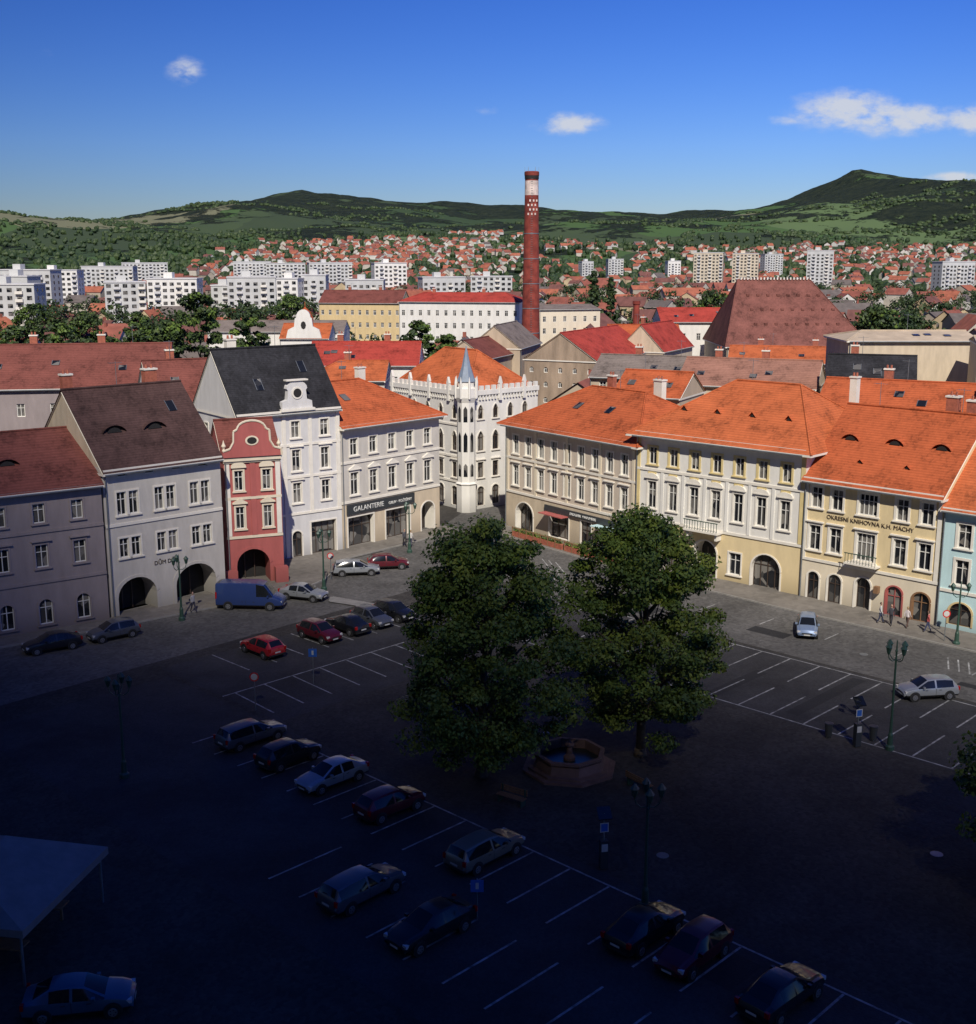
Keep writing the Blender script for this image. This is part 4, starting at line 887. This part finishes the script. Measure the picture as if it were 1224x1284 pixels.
for (a,b) in (((3.4,129.2),(8.4,122.7)),((8.7,122.3),(13.2,116.4))):
    dx,dy=b[0]-a[0],b[1]-a[1]; Lh=math.hypot(dx,dy); e=empty('planter_hedge',a[0],a[1],.12,math.atan2(dy,dx)); M=MB(); M.box(0,Lh,-.9,-.4,0,.55,BRICK); 
    for i in range(int(Lh/1.2)+1): M.box(i*1.2-.04,i*1.2+.04,-.95,-.87,0,1.1,WOOD)
    M.box(0,Lh,-.94,-.9,.95,1.05,WOOD); M.obj('planter',e)
    leaves('foliage',[(i*.5+.2,-.65,.75) for i in range(int(Lh/.5))],[(.35,.3,.3)]*int(Lh/.5),90,.08,LEAF,e)
e=empty('market_canopy',-22.3,49.2,0,math.radians(-10)); M=MB()
for sx in(-1,1):
    for sy in(-1,1): M.tube((sx*3.4,sy*3.4,0),(sx*3.4,sy*3.4,2.8),.06,.06,METAL,8)
c=[(-3.7,-3.7,2.75),(3.7,-3.7,2.75),(3.7,3.7,2.75),(-3.7,3.7,2.75),(-.1,-1.5,4.1),(-.1,1.5,4.1)]
M.add(c,[(0,1,4),(1,2,5,4),(2,3,5),(3,0,4,5)],CANVAS); M.add([(x,y,z) for x,y,z in c[:4]]+[(x,y,z-.35) for x,y,z in c[:4]],[(0,1,5,4),(1,2,6,5),(2,3,7,6),(3,0,4,7)],CANVAS)
M.obj('canopy',e); M=MB(); M.box(-2.5,2.5,-2.2,-1.4,.75,.82,WOOD); M.box(-2.5,2.5,1.2,2.0,.75,.82,WOOD)
for x in(-2.3,2.3):
    for y in(-1.8,1.6): M.box(x-.05,x+.05,y-.05,y+.05,0,.75,WOOD)
M.obj('tables',e)

# ============================================================ PEOPLE
SKIN=mat('skin',(.45,.27,.2),rough=.6); HBR=mat('hair_brown',(.05,.03,.02)); HBL=mat('hair_fair',(.3,.2,.1))
def person(x,y,rot,shirt,trous,hair,stride=.25,name='person'):
    e=empty(name,x,y,.12 if y>80 else 0.01,rot); V=[];E=[];Rd=[]
    def add(p,r,par=None):
        V.append(p);Rd.append(r)
        if par is not None:E.append((par,len(V)-1))
        return len(V)-1
    pel=add((0,0,.95),.15); sp_=add((0,0,1.15),.13,pel); chs=add((0,.01,1.38),.155,sp_); nk=add((0,.0,1.5),.06,chs); add((0,-.01,1.6),.055,nk)
    for sd in(-1,1):
        hp=add((sd*.09,0,.88),.1,pel); kn=add((sd*.1,-.04-sd*stride*.4,.5),.065,hp); an=add((sd*.1,-sd*stride,.09),.042,kn); add((sd*.12,-sd*stride-.15,.045),.038,an)
        sh_=add((sd*.17,.01,1.42),.065,chs); el=add((sd*.23,.04+sd*stride*.3,1.15),.043,sh_); wr=add((sd*.24,-.06+sd*stride*.6,.9),.028,el); pm=add((sd*.24,-.08+sd*stride*.7,.83),.03,wr)
        for k in range(5):
            f=(k-2)*.018; ln=.08 if k else .05
            q=add((sd*.24+(.0),-.08+sd*stride*.7+f*1.3-(.03 if k==0 else 0),.79),.009,pm); add((sd*.235,-.08+sd*stride*.7+f*1.5-(.035 if k==0 else 0),.79-ln),.007,q)
    me=bpy.data.meshes.new('body'); me.from_pydata(V,E,[]); o=bpy.data.objects.new('body',me); COL.objects.link(o); o.parent=e
    sk=o.modifiers.new('s','SKIN'); me.skin_vertices[0].data[0].use_root=True
    for i,r in enumerate(Rd): me.skin_vertices[0].data[i].radius=(r,r)
    o.modifiers.new('u','SUBSURF').levels=1; o.modifiers['u'].render_levels=1
    m,nt,b=newmat('clothes'); tc=N(nt,'ShaderNodeTexCoord'); spx=N(nt,'ShaderNodeSeparateXYZ'); nt.links.new(tc.outputs['Object'],spx.inputs[0]); cr=N(nt,'ShaderNodeValToRGB'); cr.color_ramp.interpolation='CONSTANT'
    mr=N(nt,'ShaderNodeMath',operation='DIVIDE'); mr.inputs[1].default_value=2; nt.links.new(spx.outputs['Z'],mr.inputs[0]); E2=cr.color_ramp.elements
    E2[0].color=(.03,.02,.015,1); E2[1].position=.05; E2[1].color=(*trous,1); x_=E2.new(.47); x_.color=(*shirt,1); x2=E2.new(.755); x2.color=(.45,.27,.2,1)
    nt.links.new(mr.outputs[0],cr.inputs[0]); nt.links.new(cr.outputs[0],b.inputs['Base Color']); me.materials.append(m)
    H=MB(); pr=[(.0,1.58),(.055,1.6),(.075,1.66),(.08,1.72),(.07,1.78),(.03,1.82)]
    H.lathe(pr,SKIN,cy=-.015,n=12); H.box(-.012,.012,-.115,-.085,1.68,1.715,SKIN); H.box(-.025,.025,-.094,-.088,1.642,1.65,SRED)
    for sd in(-1,1): H.box(sd*.03-.01,sd*.03+.01,-.097,-.088,1.715,1.728,DARK); H.box(sd*.082-.008,sd*.082+.008,-.03,.0,1.67,1.72,SKIN)
    H.obj('head',e,True); Hh=MB(); Hh.lathe([(.084,1.66),(.09,1.73),(.08,1.79),(.03,1.835)],hair,cy=.01,n=12); Hh.obj('hair',e,True)
for a in [(32.9,96.3,1.2,(.5,.5,.5),(.03,.04,.08),HBR),(33.6,95.7,-.6,(.05,.05,.06),(.02,.02,.03),HBR),(34.7,95.0,2.2,(.55,.5,.5),(.1,.06,.05),HBL),(36.0,93.8,-2,(.4,.08,.08),(.05,.06,.12),HBR),(-8.9,124.0,.5,(.06,.06,.07),(.03,.03,.03),HBR),(-8.2,123.6,2.8,(.5,.48,.45),(.05,.05,.08),HBL),(-25.5,99.5,.9,(.3,.3,.32),(.03,.03,.05),HBR)]:
    person(*a)

# ============================================================ SKY / LIGHT
EL=math.radians(44); az=math.radians(176)   # azimuth clockwise from +Y
sdir=Vector((math.sin(az)*math.cos(EL),math.cos(az)*math.cos(EL),math.sin(EL)))
sun=bpy.data.lights.new('sun','SUN'); sun.energy=5.0; sun.angle=math.radians(.5); sun.color=(1,.93,.82)
so=bpy.data.objects.new('sun',sun); COL.objects.link(so); so.rotation_euler=sdir.to_track_quat('Z','Y').to_euler()
w=bpy.data.worlds.new('World'); scene.world=w; w.use_nodes=True; nt=w.node_tree; Lk=nt.links; bg=nt.nodes['Background']
sky=N(nt,'ShaderNodeTexSky'); sky.sky_type='NISHITA'; sky.sun_disc=False; sky.sun_elevation=EL; sky.sun_rotation=az; sky.air_density=1.25; sky.dust_density=.1; sky.ozone_density=2.5; sky.altitude=300
gm=N(nt,'ShaderNodeHueSaturation'); gm.inputs['Saturation'].default_value=1.25; gm.inputs['Value'].default_value=.95/9; Lk.new(sky.outputs[0],gm.inputs['Color'])
gma=N(nt,'ShaderNodeGamma'); gma.inputs[1].default_value=1.45; Lk.new(gm.outputs[0],gma.inputs[0])
tc=N(nt,'ShaderNodeTexCoord'); sp=N(nt,'ShaderNodeSeparateXYZ'); Lk.new(tc.outputs['Generated'],sp.inputs[0])
def Mth(op,a,b=None,c=None):
    n=N(nt,'ShaderNodeMath',operation=op)
    for i,vv in enumerate((a,b,c)):
        if vv is None: continue
        if isinstance(vv,(int,float)): n.inputs[i].default_value=vv
        else: Lk.new(vv,n.inputs[i])
    return n.outputs[0]
tint=N(nt,'ShaderNodeVectorMath',operation='MULTIPLY'); tint.inputs[1].default_value=(.60*9,.78*9,1.62*9); Lk.new(gma.outputs[0],tint.inputs[0])
az_=N(nt,'ShaderNodeMapRange'); az_.inputs[1].default_value=-.45; az_.inputs[2].default_value=.25; az_.inputs[3].default_value=.58; az_.inputs[4].default_value=1.0; Lk.new(sp.outputs['X'],az_.inputs[0])
tn2=N(nt,'ShaderNodeVectorMath',operation='SCALE'); Lk.new(tint.outputs[0],tn2.inputs[0]); Lk.new(az_.outputs[0],tn2.inputs['Scale'])
ymax=Mth('MAXIMUM',sp.outputs['Y'],.05); px=Mth('DIVIDE',sp.outputs['X'],ymax); pz=Mth('DIVIDE',sp.outputs['Z'],ymax)
cb=N(nt,'ShaderNodeCombineXYZ'); Lk.new(px,cb.inputs[0]); Lk.new(Mth('MULTIPLY',pz,1.8),cb.inputs[1])
no=N(nt,'ShaderNodeTexNoise'); no.inputs['Scale'].default_value=38; no.inputs['Detail'].default_value=7; no.inputs['Roughness'].default_value=.6; Lk.new(cb.outputs[0],no.inputs['Vector'])
acc=None
for cx,cz,rx,rz,st_ in((.288,.116,.045,.016,1),(.325,.111,.05,.014,1),(.392,.109,.03,.013,.95),(.064,.106,.028,.009,.9),(-.240,.146,.016,.012,.7),(.378,.0645,.03,.005,.8),(-.004,.117,.016,.006,.35),(.235,.108,.02,.005,.5),(-.35,.16,.02,.006,.25)):
    a=Mth('POWER',Mth('DIVIDE',Mth('SUBTRACT',px,cx),rx),2); b_=Mth('POWER',Mth('DIVIDE',Mth('SUBTRACT',pz,cz),rz),2)
    g=Mth('MULTIPLY',Mth('EXPONENT',Mth('MULTIPLY',Mth('ADD',a,b_),-1.0)),st_); acc=g if acc is None else Mth('MAXIMUM',acc,g)
dn=Mth('MULTIPLY',acc,Mth('MULTIPLY_ADD',no.outputs[0],3.2,-.6))
fac=N(nt,'ShaderNodeMapRange'); fac.interpolation_type='SMOOTHSTEP'; fac.inputs[1].default_value=.2; fac.inputs[2].default_value=1.0; fac.inputs[4].default_value=.88; Lk.new(dn,fac.inputs[0])
fwd=Mth('MULTIPLY',fac.outputs[0],Mth('GREATER_THAN',sp.outputs['Y'],.1))
mx=N(nt,'ShaderNodeMix',data_type='RGBA'); Lk.new(fwd,mx.inputs[0]); Lk.new(tn2.outputs[0],mx.inputs[6]); mx.inputs[7].default_value=(8,8.3,9,1)
Lk.new(mx.outputs[2],bg.inputs['Color']); bg.inputs['Strength'].default_value=.08

# added unseen cloud bank behind the viewer to shade the near and west square
CH=200; RC=700; gn=Vector((.55,.835,0)); c0=gn*(69-RC); cc=c0+sdir*(CH/sdir.z)
CORE=mat('shade_cloud_core',(.6,.6,.6),rough=1,ns=.01,var=.05)
m,nt,b=newmat('shade_cloud_rim'); Lk=nt.links; out=nt.nodes['Material Output']; nt.nodes.remove(b)
tc=N(nt,'ShaderNodeTexCoord'); ml=N(nt,'ShaderNodeVectorMath',operation='MULTIPLY'); ml.inputs[1].default_value=(1,1,0); Lk.new(tc.outputs['Object'],ml.inputs[0])
ln=N(nt,'ShaderNodeVectorMath',operation='LENGTH'); Lk.new(ml.outputs[0],ln.inputs[0])
no=N(nt,'ShaderNodeTexNoise'); no.inputs['Scale'].default_value=.02; no.inputs['Detail'].default_value=1; Lk.new(tc.outputs['Object'],no.inputs['Vector'])
a_=N(nt,'ShaderNodeMath',operation='MULTIPLY_ADD'); a_.inputs[1].default_value=16; Lk.new(no.outputs[0],a_.inputs[0]); Lk.new(ln.outputs['Value'],a_.inputs[2])
mr=N(nt,'ShaderNodeMapRange'); mr.interpolation_type='SMOOTHSTEP'; mr.inputs[1].default_value=RC-32+8; mr.inputs[2].default_value=RC+38+8; mr.inputs[3].default_value=.95; mr.inputs[4].default_value=0; Lk.new(a_.outputs[0],mr.inputs[0])
tp=N(nt,'ShaderNodeBsdfTransparent'); df=N(nt,'ShaderNodeBsdfDiffuse'); df.inputs[0].default_value=(.6,.6,.6,1)
ms=N(nt,'ShaderNodeMixShader'); Lk.new(mr.outputs[0],ms.inputs[0]); Lk.new(tp.outputs[0],ms.inputs[1]); Lk.new(df.outputs[0],ms.inputs[2]); Lk.new(ms.outputs[0],out.inputs['Surface'])
M=MB(); M.lathe([(.5,90),(250,80),(500,55),(620,26),(652,18)],CORE,n=96,cap=False)
M.lathe([(652,18),(RC,6),(RC+60,0),(RC+40,-2),(RC,-2),(652,-2.3)],m,n=96,cap=False)
M.lathe([(652,-2.3),(400,-3),(.5,-3)],CORE,n=96,cap=False); co=M.obj('shade_cloud',None,True); co.location=cc

cam=bpy.data.cameras.new('camera'); cam.sensor_fit='HORIZONTAL'; cam.sensor_width=36; cam.lens=36*1500/1224; cam.clip_end=20000; cam.clip_start=.5
c=bpy.data.objects.new('camera',cam); COL.objects.link(c); c.location=(0,0,30); c.rotation_euler=(math.radians(90-11.93),0,0); scene.camera=c
